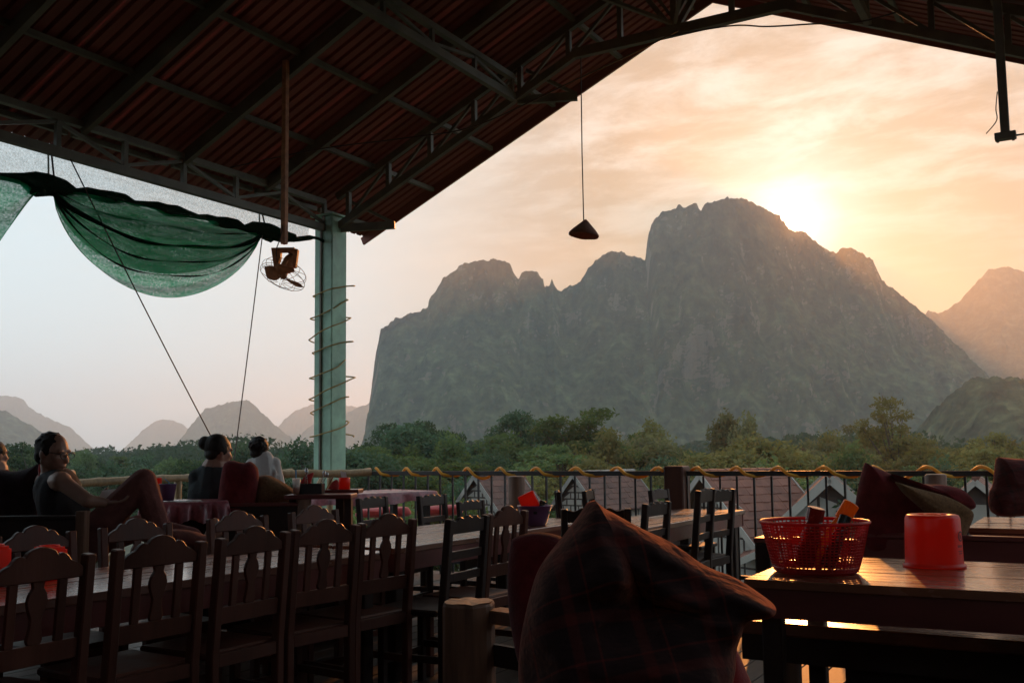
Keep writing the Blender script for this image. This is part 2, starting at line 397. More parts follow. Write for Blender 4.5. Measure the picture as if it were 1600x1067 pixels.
def mountain(name, label, prof, D, front, nu, nt, rib=18, canopy=3.5, material='karst', power=1.7, seed=0, back=None, cell=9.0, base=None):
    """a real massif: ridge line at distance D, a face running down towards the viewer over `front` metres and a back slope"""
    us = np.array([p[0] for p in prof], float); vv = np.array([p[1] for p in prof], float)
    U = np.linspace(us[0], us[-1], nu); Vp = np.interp(U, us, vv)
    back = back or front*.8
    ts = np.concatenate([np.linspace(0, 1, nt), 1+np.linspace(0, 1, max(8, nt//5))[1:]])
    xr = np.empty(nu); zr = np.empty(nu)
    for i in range(nu):
        x, r = ray(U[i], Vp[i]); xr[i] = x; zr[i] = CZ+r*D
    H = zr-GZ
    T, X = np.meshgrid(ts, xr, indexing='ij'); Hh = np.broadcast_to(H, T.shape)
    tf = np.clip(T, 0, 1); tb = np.clip(T-1, 0, 1)
    edge = np.clip(Hh/60., 0.15, 1)
    dep = D-front*edge*(1-tf)+back*tb
    # slope: talus below, cliff above
    sh = np.where(T <= 1, .30*tf**1.0+.70*tf**power*(1.0) , 1-tb**1.3)
    Z = GZ-2+(Hh+2)*sh
    LX = X*D          # lateral metres measured at the ridge, spread a little with depth
    lat = X*(D+(dep-D)*.55)
    px, py = lat, dep
    s = seed*31.7
    ribn = fbm(px/95+s, Z/420+s, py/160, 4)*rib+fbm(px/26+s, Z/190, py/60+s, 3)*rib*.42
    keep = np.where(T <= 1, np.clip((1-tf)*6, 0, 1), 1)*np.clip(tf*5, 0, 1)
    py = py+ribn*(keep*.9+.1)*np.clip(Hh/120, .2, 1)
    cz = fbm(px/cell+s, py/cell+s*2, Z/cell, 3, .55)
    Z = Z+cz*canopy+np.where(T > .9, fbm(px/(cell*2.2)+s, px*0+3.3, px*0+s, 3)*canopy*.9+np.maximum(0, fbm(px/(cell*.55)+s, px*0+1.3, px*0+s, 2))*canopy*.5, 0)
    py = py-np.abs(cz)*canopy*.8
    verts = np.stack([px*_c-py*_s, px*_s+py*_c, Z], -1).reshape(-1, 3)
    o = Vector(((xr.mean()*D)*_c-D*_s, (xr.mean()*D)*_s+D*_c, GZ))
    verts -= np.array(o)
    n0, n1 = T.shape
    idx = np.arange(n0*n1).reshape(n0, n1)
    q = np.stack([idx[:-1, :-1], idx[:-1, 1:], idx[1:, 1:], idx[1:, :-1]], -1).reshape(-1, 4)
    me = bpy.data.meshes.new(name); me.vertices.add(len(verts)); me.vertices.foreach_set('co', verts.ravel())
    me.loops.add(q.size); me.loops.foreach_set('vertex_index', q.ravel().astype(np.int32))
    me.polygons.add(len(q)); me.polygons.foreach_set('loop_start', np.arange(0, q.size, 4, dtype=np.int32)); me.update(calc_edges=True)
    me.validate()
    return tag(put(name, me, None, M[material], loc=o), label, 'mountain', kind='structure')

MAIN = [(566, 700), (576, 690), (581, 650), (583, 600), (590, 556), (598, 515), (610, 510), (625, 500), (640, 497), (655, 487), (668, 480), (672, 465), (690, 440), (710, 422), (735, 410),
        (765, 407), (785, 408), (798, 415), (805, 430), (810, 437), (815, 425), (825, 422), (838, 425), (848, 437), (852, 451), (858, 448), (862, 438), (868, 445), (872, 453),
        (885, 450), (905, 440), (920, 415), (940, 402), (960, 395), (970, 395), (985, 401), (1000, 402), (1008, 408), (1012, 370), (1020, 345), (1040, 330), (1060, 322),
        (1085, 320), (1095, 331), (1102, 320), (1125, 312), (1145, 311), (1170, 316), (1195, 325), (1215, 338), (1226, 352), (1236, 361), (1248, 363), (1265, 372), (1285, 385), (1305, 398),
        (1312, 390), (1325, 387), (1345, 395), (1365, 410), (1378, 438), (1395, 450), (1420, 468), (1450, 495), (1480, 525), (1510, 555), (1535, 578), (1570, 620), (1620, 670), (1660, 700)]
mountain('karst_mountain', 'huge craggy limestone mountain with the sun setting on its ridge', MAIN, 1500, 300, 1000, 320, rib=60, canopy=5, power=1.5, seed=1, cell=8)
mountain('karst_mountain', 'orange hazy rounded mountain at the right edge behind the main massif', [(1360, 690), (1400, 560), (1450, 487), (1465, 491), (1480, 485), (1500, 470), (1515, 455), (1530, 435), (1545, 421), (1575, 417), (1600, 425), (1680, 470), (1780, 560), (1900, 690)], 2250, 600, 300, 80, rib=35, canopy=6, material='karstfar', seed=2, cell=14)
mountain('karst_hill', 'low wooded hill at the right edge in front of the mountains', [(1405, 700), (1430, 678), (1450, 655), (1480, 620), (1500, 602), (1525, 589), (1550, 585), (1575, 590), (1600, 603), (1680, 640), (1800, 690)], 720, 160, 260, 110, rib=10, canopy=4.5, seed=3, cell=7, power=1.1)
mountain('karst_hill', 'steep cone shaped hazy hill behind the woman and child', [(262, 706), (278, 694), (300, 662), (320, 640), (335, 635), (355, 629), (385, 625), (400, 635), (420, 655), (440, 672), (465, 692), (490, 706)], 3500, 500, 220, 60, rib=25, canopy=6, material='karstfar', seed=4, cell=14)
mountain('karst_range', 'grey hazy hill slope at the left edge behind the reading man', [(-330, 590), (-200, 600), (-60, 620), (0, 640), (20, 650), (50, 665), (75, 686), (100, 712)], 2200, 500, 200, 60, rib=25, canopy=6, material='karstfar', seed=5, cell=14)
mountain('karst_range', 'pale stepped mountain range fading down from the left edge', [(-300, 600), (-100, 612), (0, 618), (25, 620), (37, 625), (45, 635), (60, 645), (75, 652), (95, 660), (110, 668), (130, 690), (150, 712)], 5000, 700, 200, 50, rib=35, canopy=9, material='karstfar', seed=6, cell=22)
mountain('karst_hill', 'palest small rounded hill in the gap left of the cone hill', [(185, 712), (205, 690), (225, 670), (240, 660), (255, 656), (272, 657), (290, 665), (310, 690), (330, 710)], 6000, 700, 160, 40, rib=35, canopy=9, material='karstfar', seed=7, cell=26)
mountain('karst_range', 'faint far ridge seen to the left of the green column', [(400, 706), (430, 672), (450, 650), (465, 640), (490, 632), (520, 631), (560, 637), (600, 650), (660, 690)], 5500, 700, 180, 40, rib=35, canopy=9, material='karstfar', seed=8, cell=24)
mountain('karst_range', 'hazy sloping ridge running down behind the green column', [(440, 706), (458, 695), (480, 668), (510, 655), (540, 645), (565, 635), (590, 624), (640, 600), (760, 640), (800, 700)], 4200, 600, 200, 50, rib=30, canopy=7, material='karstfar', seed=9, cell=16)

# the air of the valley
hb = MB(); hb.bb(-6900, 6900, -700, 7000, GZ-1.5, 450)
haze = put('haze', hb.mesh('haze'), None, None); tag(haze, 'thin evening haze filling the valley', 'haze', kind='stuff')
hm = bpy.data.materials.new('evening_haze'); hm.use_nodes = True; t = NT(hm.node_tree); t.n.clear()
pv = t('ShaderNodeVolumePrincipled', {'Color': (.88, .95, 1.0, 1), 'Density': .00021, 'Anisotropy': .65})
t.l.new(pv.outputs[0], t('ShaderNodeOutputMaterial').inputs['Volume']); haze.data.materials.append(hm)

# ------------------------------------------------------------------ the pavilion: roof, trusses, column, floor
SL = .443; XE, XR = -8.18, -3.34; ZE = 4.14; XE2 = 2*XR-XE
def zroof(x): return ZE+SL*((x-XE) if x <= XR else (XE2-x))
XC, YC = -7.7, 9.06
YR, YB = 10.3, -7.0
floor = put('terrace_floor', None or MB().bb(-7.95, 2.3, YB, 9.2, -.32, -.035).mesh('terrace_floor'), None, M['wooddark'])
tag(floor, 'dark plank floor of the raised terrace', 'floor', kind='structure')
pm = MB().bb(-.073, .073, -8.1, 8.1, -.014, .014).mesh('plank', bevel=.004); pm.materials.append(M['floor'])
k = 0
x = -7.85
while x < 2.2:
    p = put('plank', pm, floor, None, loc=(x, 1.1, -.0145+random.uniform(-.002, .002))); x += .152
pav = thing('pavilion', 'open restaurant pavilion with a red sheet metal gable roof on green columns', 'pavilion', (XR, 2.0, 0))
# corrugated sheets
def sheet_mesh(wd):
    n = 7; pts = []
    for i in range(n):
        a = i*wd/n; q = wd/n
        pts += [(a, 0), (a+q*.35, 0), (a+q*.45, .032), (a+q*.62, .032), (a+q*.72, 0)]
    pts.append((wd+.02, 0))
    L = (XR-XE+.03)/math.cos(math.atan(SL))
    mb = MB()
    segs = 10
    for k in range(segs+1):
        for (a, h) in pts: mb.v.append((k/segs*L, a-wd/2, h))
    m = len(pts)
    for k in range(segs):
        for i in range(m-1): mb.f.append((k*m+i, k*m+i+1, (k+1)*m+i+1, (k+1)*m+i))
    me = mb.mesh('roof_sheet')
    return me
WD = .865
sm = sheet_mesh(WD); sm.materials.append(M['roof'])
y = YR-WD/2
pinv = Vector((-XR, -2.0, 0))
while y > YB:
    for sgn in (1, -1):
        o = put('roof_sheet', sm, pav, None)
        if sgn > 0: o.location = Vector((XE, y, ZE))+pinv; o.rotation_euler = (0, -math.atan(SL), 0)
        else: o.location = Vector((XE2, y, ZE+.0))+pinv; o.rotation_euler = Euler((0, -math.atan(SL), PI))
    y -= WD
MB().prism([(-.3, -.10), (0, .045), (.3, -.10), (.3, -.085), (0, .07), (-.3, -.085)], (XR, (YR+YB)/2, zroof(XR)+.02), (1, 0, 0), (0, 0, 1), (0, 1, 0), YR-YB).build('ridge_cap', M['roof'], pav)
# rafters and purlins
raf_y = [9.06, 8.0, 6.83, 5.68, 4.53, 3.38, 2.23, 1.08, -.07, -1.22, -2.4, -3.6, -4.8, -6.0]
for yy in raf_y[1:]:
    for sx in (-1, 1):
        a = (XR+sx*.02, yy, zroof(XR)-.11); b = (XR+sx*(XR-XE-.45), yy, zroof(XE+.45)-.11)
        MB().bar(a, b, .055, .13).build('rafter', M['steel'], pav)
for i in range(6):
    dx = .27+.87*i
    for sx in (-1, 1):
        x = XR+sx*(XR-XE-dx)
        ys = [YR-.03]+raf_y+[YB]
        for ya, yb in zip(ys[:-1], ys[1:]):
            z = zroof(x)-.045
            MB().bar((x, ya-.03, z), (x, yb+.03, z), .045, .05).build('purlin', M['steel'], pav)
def web(parent, a, b, w=.035, name='web_strut'):
    return MB().bar(a, b, w, w).build(name, M['steel'], parent)
# eave trusses (left one in view, right one overhead)
def eave_truss(X, zb=3.90, zt=4.28):
    t = MB().bar((X, YB, zb+.04), (X, YC-.12, zb+.04), .07, .08).build('eave_truss', M['steel'], pav)
    MB().bar((X, YB, zt-.03), (X, YC-.12, zt-.03), .07, .06).build('top_chord', M['steel'], t)
    ys = [8.94-.705*k for k in range(23)]
    for k, yy in enumerate(ys):
        web(t, (X, yy, zb+.08), (X, yy, zt-.06), .045)
        if k: 
            y0 = ys[k-1]
            if k % 2: web(t, (X, yy+.02, zt-.075), (X, y0-.02, zb+.10), .032)
            else: web(t, (X, yy+.02, zb+.10), (X, y0-.02, zt-.075), .032)
eave_truss(XC); eave_truss(2*XR-XC)
# lengthwise roof truss on each slope
def purlin_truss(X):
    zb = 5.02; zt = zroof(X)-.20
    t = MB().bar((X, YB, zb+.04), (X, YC-.03, zb+.04), .06, .08).build('lengthwise_truss', M['steel'], pav)
    MB().bar((X, YB, zt), (X, YC-.03, zt), .06, .06).build('top_chord', M['steel'], t)
    ys = [9.0-.75*k for k in range(21)]
    for k, yy in enumerate(ys):
        web(t, (X, yy, zb+.08), (X, yy, zt-.03), .04)
        if k:
            y0 = ys[k-1]
            if k % 2: web(t, (X, yy, zt-.05), (X, y0-.02, zb+.09), .03)
            else: web(t, (X, yy, zb+.09), (X, y0-.02, zt-.05), .03)
purlin_truss(-5.16); purlin_truss(2*XR+5.16)
# gable truss: sloped bottom chord, level collar, posts and diagonals
def cross_truss(Y, full=True):
    def zb(x):
        xx = x if x <= XR else 2*XR-x
        return 3.98+.452*(xx+7.55) if xx < -4.42 else 3.98+.452*(7.55-4.42)
    t = MB().bar((-4.46, Y, zb(-4.42)), (2*XR+4.46, Y, zb(-4.42)), .07, .10).build('gable_truss', M['steel'], pav)
    for sx in (-1, 1):
        f = (lambda x: x) if sx < 0 else (lambda x: 2*XR-x)
        MB().bar((f(-7.57), Y, zb(-7.57)), (f(-4.42), Y, zb(-4.42)), .06, .08).build('bottom_chord', M['steel'], t)
        MB().bar((f(-7.6), Y, zroof(-7.6)-.075), (f(XR-.01), Y, zroof(XR)-.085), .06, .08).build('top_chord', M['steel'], t)
        xs = [-7.43+.585*k for k in range(8)]
        for k, x in enumerate(xs):
            if x > XR-.3: break
            web(t, (f(x), Y, zb(x)+.03), (f(x), Y, zroof(x)-.12), .05)
            if k:
                x0 = xs[k-1]
                if k % 2: web(t, (f(x0+.03), Y, zb(x0)+.05), (f(x-.03), Y, zroof(x)-.15), .03)
                else: web(t, (f(x0+.03), Y, zb(x0)+.05), (f(x-.03), Y, zroof(x)-.15), .03)
        web(t, (f(-3.38), Y, zb(-3.9)+.05), (f(-3.75), Y, zroof(-3.75)-.12), .05)
        web(t, (f(-3.38), Y, zb(-3.9)+.05), (f(-3.02), Y-.0, zroof(-3.7)-.12), .001+.03)
    web(t, (XR, Y, zb(XR)+.05), (XR, Y, zroof(XR)-.12), .06)
    # bracing from the truss out under the overhang
    for (x, dz) in ((-7.58, 0), (-5.16, 0)):
        if full:
            MB().bar((x+.02, Y+.02, zb(x)-.02+dz), (x+.60, Y+.30, zb(x)+.0+dz), .05, .09).build('outrigger', M['steel'], t)
            web(t, (x+.12, Y+.04, zb(x)+.30), (x+.58, Y+.29, zb(x)+.03), .035, 'outrigger_brace')
    return t
cross_truss(YC)
cross_truss(3.38, False)
web(pav, (-3.34, YC, 5.46), (-2.2, 6.83, zroof(-2.2)-.15), .035, 'sway_brace')
web(pav, (-3.34, YC, 5.46), (-4.5, 6.83, zroof(-4.5)-.15), .035, 'sway_brace')
# rake boards
for sx in (-1, 1):
    MB().bar((XR, YR-.04, zroof(XR)-.07), (XR+sx*(XR-XE), YR-.04, ZE-.07), .03, .10).build('rake_flashing', M['roof'], pav)
def column(x, y, zt, name='column'):
    c = MB().bb(x-.135, x+.135, y-.135, y+.135, -GZ*-1, zt).build(name, M['green'], pav, bevel=.012)
    MB().bb(x-.17, x+.17, y-.17, y+.17, zt, zt+.02).build('cap_plate', M['green'], c)
    web(c, (x-.02, y-.15, 0.2), (x-.02, y-.15, zt-.1), .022, 'conduit')
    return c
column(XC, YC, 4.08); column(2*XR-XC, YC, 4.08); column(XC, -2.0, 3.88); column(2*XR-XC, -2.0, 3.88)
# unseen walls behind the camera, added to keep daylight off the terrace
bw = single('back_shade_wall', MB().bb(-8.1, 2.3, YB-.15, YB, -.3, 4.2), M['wooddark'], 'dark timber wall added out of view at the back to shade the terrace', 'wall')

single('side_shade_wall', MB().bb(2.3, 2.45, YB, 5.6, -.3, 4.1), M['wooddark'], 'dark timber side wall added out of view at the right to shade the terrace', 'wall')
single('side_shade_wall', MB().bb(-8.15, -8.0, YB, 2.2, -.3, 4.0), M['wooddark'], 'dark timber side wall added out of view at the left to shade the terrace', 'wall')
# ------------------------------------------------------------------ railings
def railing(label, x0, x1, y, zt=1.085, zb=.13, pitch=.16):
    r = thing('metal_railing', label, 'railing', ((x0+x1)/2, y, 0))
    MB().bar((x0, y, zt-.02), (x1, y, zt-.02), .045, .045).build('top_rail', M['rail'], r, bevel=.004)
    MB().bar((x0, y, zb), (x1, y, zb), .035, .035).build('bottom_rail', M['rail'], r)
    n = int(round((x1-x0)/pitch)); me = MB().bb(-.009, .009, -.009, .009, zb-.13, zt-.045).mesh('baluster'); me.materials.append(M['rail'])
    for k in range(n+1):
        xx = x0+(x1-x0)*k/n
        put('baluster', me, r, None, loc=(xx-(x0+x1)/2, 0, 0), rot=(0, 0, random.uniform(-.2, .2)))
    return r
XP = ony(1058, 760, 8.96).x
railing('black metal railing between the green column and the square wooden post', -7.05, XP-.10, 8.96)
railing('black metal railing to the right of the square wooden post', XP+.10, 1.0, 8.96)
single('railing_post', MB().bb(XP-.095, XP+.095, 8.86, 9.06, -.01, 1.135), M['wood'], 'square brown wooden post where the two railings meet', 'post', bevel=.012)
# yellow hose wound round the top rail
def rail_hose(label, x0, x1, pitch, ph):
    pts = []; n = int((x1-x0)/.022)
    for k in range(n+1):
        x = x0+(x1-x0)*k/n; a = 2*PI*(x-x0)/pitch+ph+.5*math.sin(x*2.1)
        sn = math.sin(a); lo = .022+.03*max(0, math.sin(x*3.1))**3
        pts.append((x, 8.96+.05*math.cos(a), 1.062+(.058 if sn > 0 else lo)*sn))
    single('rope_light', MB().tube(pts, .0155, 6), M['yellow'], label, 'rope light', smooth=True)
rail_hose('yellow rope light wound around the railing left of the wooden post', -6.95, XP-.12, .42, 2.0)
rail_hose('yellow rope light wound around the railing right of the wooden post', XP+.12, .95, .40, .6)
# the same hose climbing the green column
pts = []
for k in range(420):
    q = k/419; a = q*2*PI*8.2+.7+.5*math.sin(q*21); z = 1.42+1.9*q+.035*math.sin(a*.7)+.05*math.sin(a+.6)
    r = .20+.03*math.sin(a*.37+1)+.022*math.sin(a*.83+q*30)
    sq = 1/max(abs(math.cos(a)), abs(math.sin(a)))**.5
    pts.append((XC+r*sq*math.cos(a), YC+r*sq*math.sin(a), z))
single('rope_light', MB().tube(pts, .0085, 6), M['dullhose'], 'dull yellow rope light spiralling loosely up the green column', 'rope light', smooth=True)
# bamboo rail on the left side
br = thing('bamboo_railing', 'bamboo pole railing along the left side of the terrace', 'railing', (-7.6, 6, 0))
def pole(a, b, r, name, n=10):
    a, b = Vector(a), Vector(b); L = (b-a).length; k = max(3, int(L/.32)); pts = []; rs = []
    for i in range(k*4+1):
        q = i/(k*4); pts.append(a+(b-a)*q+Vector((0, 0, .006*math.sin(q*7))))
        rs.append(r*(1.16 if i % 4 == 0 else 1.0))
    return MB().tube(pts, rs, n).build(name, M['bamboo'], br, smooth=True)
pole((-7.6, 3.0, 1.10), (-7.55, 5.55, 1.13), .034, 'rail')
pole((-7.58, 5.5, 1.05), (-7.5, 8.2, 1.09), .036, 'rail')
pole((-7.5, 8.0, 1.07), (-7.02, 8.95, 1.075), .042, 'rail')
pole((-7.6, 3.0, .55), (-7.5, 8.9, .56), .028, 'rail')
for yy in (3.2, 4.4, 5.6, 6.7, 7.8, 8.9):
    pole((-7.56, yy, -.0), (-7.56, yy, 1.05), .034, 'post')
for yy in (3.2, 5.6, 6.7, 7.8):
    pole((-7.56, yy+.08, .12), (-7.56, yy+.95, 1.0), .022, 'brace')
for u in (807, 1462):
    p = ony(u, 745, 8.70)
    ztop = ony(u, 744 if u < 1000 else 741, 8.70).z
    lb = 'short round brown wooden post in front of the railing below the mountain' if u < 1000 else 'short round brown wooden post behind the large maroon cushion'
    lp = thing('log_post', lb, 'post', (p.x, 8.7, 0))
    MB().lathe([(.085, 0), (.08, .5), (.083, ztop-.01), (.075, ztop)], 14, (p.x, 8.7, 0)).build('trunk', M['log'], lp, smooth=True)
    MB().lathe([(.07, ztop), (.07, ztop+.004)], 14, (p.x, 8.7, 0)).build('cut_end', M['logend'], lp)

# ------------------------------------------------------------------ green shade net on the left eave
def netmat(name, col, dens, tcol, sc=260):
    m = bpy.data.materials.new(name); m.use_nodes = True; t = NT(m.node_tree); t.n.clear()
    co = t('ShaderNodeTexCoord').outputs['Object']
    n = t('ShaderNodeTexNoise', {'Vector': co, 'Scale': 55.0, 'Detail': 3.0, 'Roughness': .7}).outputs[0]
    n2 = t('ShaderNodeTexNoise', {'Vector': t('ShaderNodeMapping', {0: co, 'Scale': (1, .6, 5)}).outputs[0], 'Scale': 6.0, 'Detail': 4.0}).outputs[0]
    d = t('ShaderNodeBsdfDiffuse', {0: rgb(col)}); tl = t('ShaderNodeBsdfTranslucent', {0: rgb(tcol)})
    s = t('ShaderNodeMixShader', {0: .6, 1: d.outputs[0], 2: tl.outputs[0]})
    tr = t('ShaderNodeBsdfTransparent')
    f = t.math('ADD', t.math('ADD', t.math('MULTIPLY', t.math('SUBTRACT', n, .5), .9), t.math('MULTIPLY', t.math('SUBTRACT', n2, .5), .35)), dens, clamp=True)
    mx = t('ShaderNodeMixShader', {0: f, 1: tr.outputs[0], 2: s.outputs[0]})
    t.l.new(mx.outputs[0], t('ShaderNodeOutputMaterial').inputs[0]); return m
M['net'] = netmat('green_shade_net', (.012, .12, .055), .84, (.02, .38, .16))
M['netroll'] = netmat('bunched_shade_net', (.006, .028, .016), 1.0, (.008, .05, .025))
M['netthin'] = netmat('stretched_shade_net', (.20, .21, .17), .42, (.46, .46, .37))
net = thing('shade_net', 'green shade net gathered up in swags under the left eave', 'shade net', (XC, 6.5, 3.8))
XN = XC-.10
def netgrid(name, fn, nu, nv, material, solid=0.0):
    mb = MB()
    for i in range(nu+1):
        for j in range(nv+1): mb.v.append(tuple(fn(i/nu, j/nv)))
    for i in range(nu):
        for j in range(nv): a = i*(nv+1)+j; mb.f.append((a, a+1, a+nv+2, a+nv+1))
    return mb.build(name, material, net, smooth=True)
def lerp(a, b, t): return a+(b-a)*t
# flat band between the eave chord and the rolled edge
rollz = lambda y: np.interp(y, [3.6, 4.9, 5.43, 6.2, 7.0, 8.02, 8.8], [3.60, 3.63, 3.655, 3.70, 3.72, 3.745, 3.80])
netgrid('upper_band', lambda p, q: Vector((XN+.02*math.sin(p*31)+.012*math.sin(p*77+q*4), 3.6+p*5.2, lerp(3.985, float(rollz(3.6+p*5.2)), q))), 60, 6, M['netthin'])
# rolled, bunched edge
rp = [(XN+.01*math.sin(k*1.7), 3.6+k*.13, float(rollz(3.6+k*.13))+.012*math.sin(k*2.3)) for k in range(39)]
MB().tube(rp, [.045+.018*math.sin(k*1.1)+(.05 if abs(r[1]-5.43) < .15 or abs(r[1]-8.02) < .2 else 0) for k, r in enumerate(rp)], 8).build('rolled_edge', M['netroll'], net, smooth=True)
# hanging swag between the two ties
def swag(y0, z0, y1, z1, sag, skew, thick, folds, ph):
    def fn(p, q):
        y = lerp(y0, y1, p); top = lerp(z0, z1, p)
        h = (4*p*(1-p))**.62 if 0 < p < 1 else 0
        h *= 1+skew*(p-.5)
        d = h*sag
        z = top-d*q
        yy = y+(p-.5)*-.12*q
        x = XN+thick*math.sin(q*PI)*h+.05*math.sin(q*folds*PI+ph+3*p)*h+.02*math.sin(q*folds*2.3*PI+p*9)
        return Vector((x, yy, z))
    return fn
netgrid('swag', swag(5.40, 3.64, 8.04, 3.73, .86, -.25, .14, 6, .3), 60, 34, M['net'])
netgrid('swag', swag(5.42, 3.62, 8.02, 3.72, .60, -.35, .20, 5, 1.3), 50, 20, M['net'])
# gathered folds running through the swag
for (sg, r0, ph_) in ((.36, .020, 0), (.52, .008, .7), (.66, .007, 1.6), (.18, .006, 2.2)):
    fp_ = []; fr_ = []
    for k in range(41):
        p = k/40; h = (4*p*(1-p))**.62*(1-.45*(p-.5)) if 0 < p < 1 else 0
        fp_.append((XN+.17*h+.02*math.sin(p*9+ph_), lerp(5.42, 8.02, p), lerp(3.63, 3.73, p)-sg*h+.012*math.sin(p*14+ph_))); fr_.append(r0*(.7+.9*abs(p-.5))+.004*math.sin(p*23+ph_))
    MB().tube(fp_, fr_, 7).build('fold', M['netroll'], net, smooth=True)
# small loose flap to the left of the first tie
def flap(p, q):
    y = lerp(5.42, 4.3, p); top = lerp(3.63, 3.60, p)
    return Vector((XN+.05*math.sin(q*9+p*4), y-.12*q*(1-p), top-(.06+.62*min(1, p*2.6)*(1 if p < .35 else max(.1, 1-1.4*(p-.35))))*q*(.55+.45*math.sin(min(1, p*3)*PI/2))))
netgrid('flap', flap, 24, 16, M['net'])
for (yy, zz) in ((5.43, 3.655), (8.02, 3.745)):
    MB().tube([(XN, yy, 3.95), (XN+.03, yy+.01, zz+.08), (XN+.06, yy, zz-.06), (XN-.05, yy+.02, zz-.05), (XN-.03, yy-.01, 3.95)], .009, 6).build('tie', M['wire'], net)
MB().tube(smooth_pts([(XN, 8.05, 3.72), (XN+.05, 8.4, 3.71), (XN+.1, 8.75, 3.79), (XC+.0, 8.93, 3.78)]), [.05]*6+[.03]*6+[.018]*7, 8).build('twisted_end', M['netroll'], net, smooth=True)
for a, b, lb in (((108, 245), (331, 682), 'long thin guy rope slanting down from the net to the bamboo rail'), ((410, 368), (369, 692), 'steep thin guy rope hanging down beside the fan')):
    p, q = onx(a[0], a[1], XN+.12), onx(b[0], b[1], -7.55)
    q2 = p+(q-p)*1.16
    pts = [p+(q2-p)*k/12+Vector((0, 0, -.03*math.sin(k/12*PI))) for k in range(13)]
    single('guy_rope', MB().tube(pts, .006, 6), M['wire'], lb, 'rope', smooth=True)
# wires strung under the roof
def wire(label, pts, r=.007):
    single('cable', MB().tube(smooth_pts(pts, 8), r, 6), M['wire'], label, 'cable', smooth=True)
wire('thin black cable strung across under the roof', [onx(360, 262, -7.4), at(500, 233, 10.2), at(640, 215, 9.9), at(745, 196, 9.7), at(900, 125, 9.5), at(1005, 76, 9.4), at(1060, 48, 9.2)])
wire('thin black cable sagging below the gable collar', [at(1040, 58, 8.9), at(1140, 41, 8.6), at(1200, 42, 8.4), at(1270, 38, 8.2), at(1340, 35, 8.0), at(1400, 20, 7.9)])

# ------------------------------------------------------------------ hanging lamp, poles, fan
L0 = at(912, 346, 10.05); lx, ly = L0.x, L0.y
lamp = thing('pendant_lamp', 'cone shaped woven pendant lamp hanging in front of the mountain', 'lamp', (lx, ly, 3.5))
Rl = Matrix.Rotation(.14, 3, FWD)
cone = MB(); n = 40
prof = [(.008, .155), (.03, .135), (.075, .09), (.12, .045), (.152, .005), (.155, -.012), (.148, -.02), (.14, -.008), (.11, .035), (.065, .085), (.02, .125)]
cone.lathe(prof, n, (lx, ly, L0.z-.155+.02), Rl)
for i, v in enumerate(cone.v):
    p = Vector(v)-Vector((lx, ly, L0.z)); r = math.hypot(p.x, p.y); a = math.atan2(p.y, p.x)
    cone.v[i] = tuple(Vector(v)+Vector((math.cos(a), math.sin(a), 0))*.0025*math.sin(a*17)*r/.15+Vector((0, 0, .002*math.sin(a*5)*r/.15)))
cone.build('shade', M['cane'], lamp, smooth=True)
MB().tube([(lx, ly, L0.z+.0), (lx-.005, ly, L0.z+.7), (lx, ly, 5.40)], .006, 6).build('cord', M['wire'], lamp)
MB().lathe([(.02, 0), (.022, .05), (.008, .07)], 10, (lx, ly, L0.z-.09)).build('bulb_holder', M['black'], lamp)
# bare pole on the right with its junction box
P1 = at(1571, 212, 7.0); P0z = zroof(P1.x)-.05
rp = thing('hanging_pole', 'bare steel pole hanging from the roof at the upper right', 'pole', (P1.x, P1.y, P1.z))
MB().bar((P1.x, P1.y, P1.z), (P1.x-.01, P1.y, P0z), .06, .06).build('tube', M['steel'], rp, bevel=.006)
MB().box((P1.x, P1.y, P1.z-.005), (.14, .08, .05)).build('mounting_plate', M['steel'], rp, bevel=.005)
MB().box((P1.x-.05, P1.y-.02, P1.z-.035), (.018, .05, .02)).build('lug', M['steel'], rp)
MB().box((P1.x+.05, P1.y-.02, P1.z-.035), (.018, .05, .02)).build('lug', M['steel'], rp)
MB().tube([(P1.x+.07, P1.y, P1.z-.01), (P1.x+.13, P1.y-.03, P1.z-.018)], .007, 6).build('bolt', M['steel'], rp)
MB().tube(smooth_pts([(P1.x-.035, P1.y-.03, P1.z+.32), (P1.x-.05, P1.y-.03, P1.z+.2), (P1.x-.05, P1.y-.03, P1.z+.11), (P1.x-.12, P1.y-.05, P1.z+.02)]), .004, 5).build('loose_wire', M['wire'], rp)
# fan on a drop pole
f0 = at(444, 385, 9.0)
fan = thing('hanging_fan', 'rusty caged fan on a long drop pole below the eave', 'fan', (f0.x, f0.y, f0.z-.4))
MB().bar((f0.x, f0.y, f0.z+.02), (f0.x, f0.y, zroof(f0.x)-.05), .05, .05).build('drop_pole', M['rust'], fan, bevel=.004)
S = 9.0/FPX
def fp(u, v, d=0.0): return at(u, v, 9.0+d)
MB().box(fp(447, 391), (.17, .09, .035), Matrix.Rotation(YAW, 3, 'Z')).build('mounting_plate', M['rust'], fan, bevel=.004)
MB().prism([(-.13, 0), (-.04, 0), (-.045, -.09), (-.075, -.19), (-.10, -.20)], fp(447, 388), RIGHT, UP, FWD, .07).build('yoke_arm', M['rust'], fan, bevel=.004)
MB().prism([(.02, 0), (.115, -.015), (.095, -.18), (.06, -.185), (.07, -.06), (.02, -.05)], fp(447, 388), RIGHT, UP, FWD, .07).build('yoke_arm', M['rust'], fan, bevel=.004)
ax = (RIGHT*-.30+UP*-.88+FWD*-.38).normalized(); Q = ax.to_track_quat('Z', 'Y').to_matrix()
mc = fp(451, 413)
MB().lathe([(.0, -.09), (.045, -.085), (.06, -.05), (.062, .03), (.05, .07), (.0, .085)], 18, mc, Q).build('motor', M['rust'], fan, smooth=True)
hub = mc+ax*.125
MB().lathe([(.0, -.05), (.032, -.04), (.035, .02), (.0, .045)], 14, hub, Q).build('hub', M['rust'], fan, smooth=True)
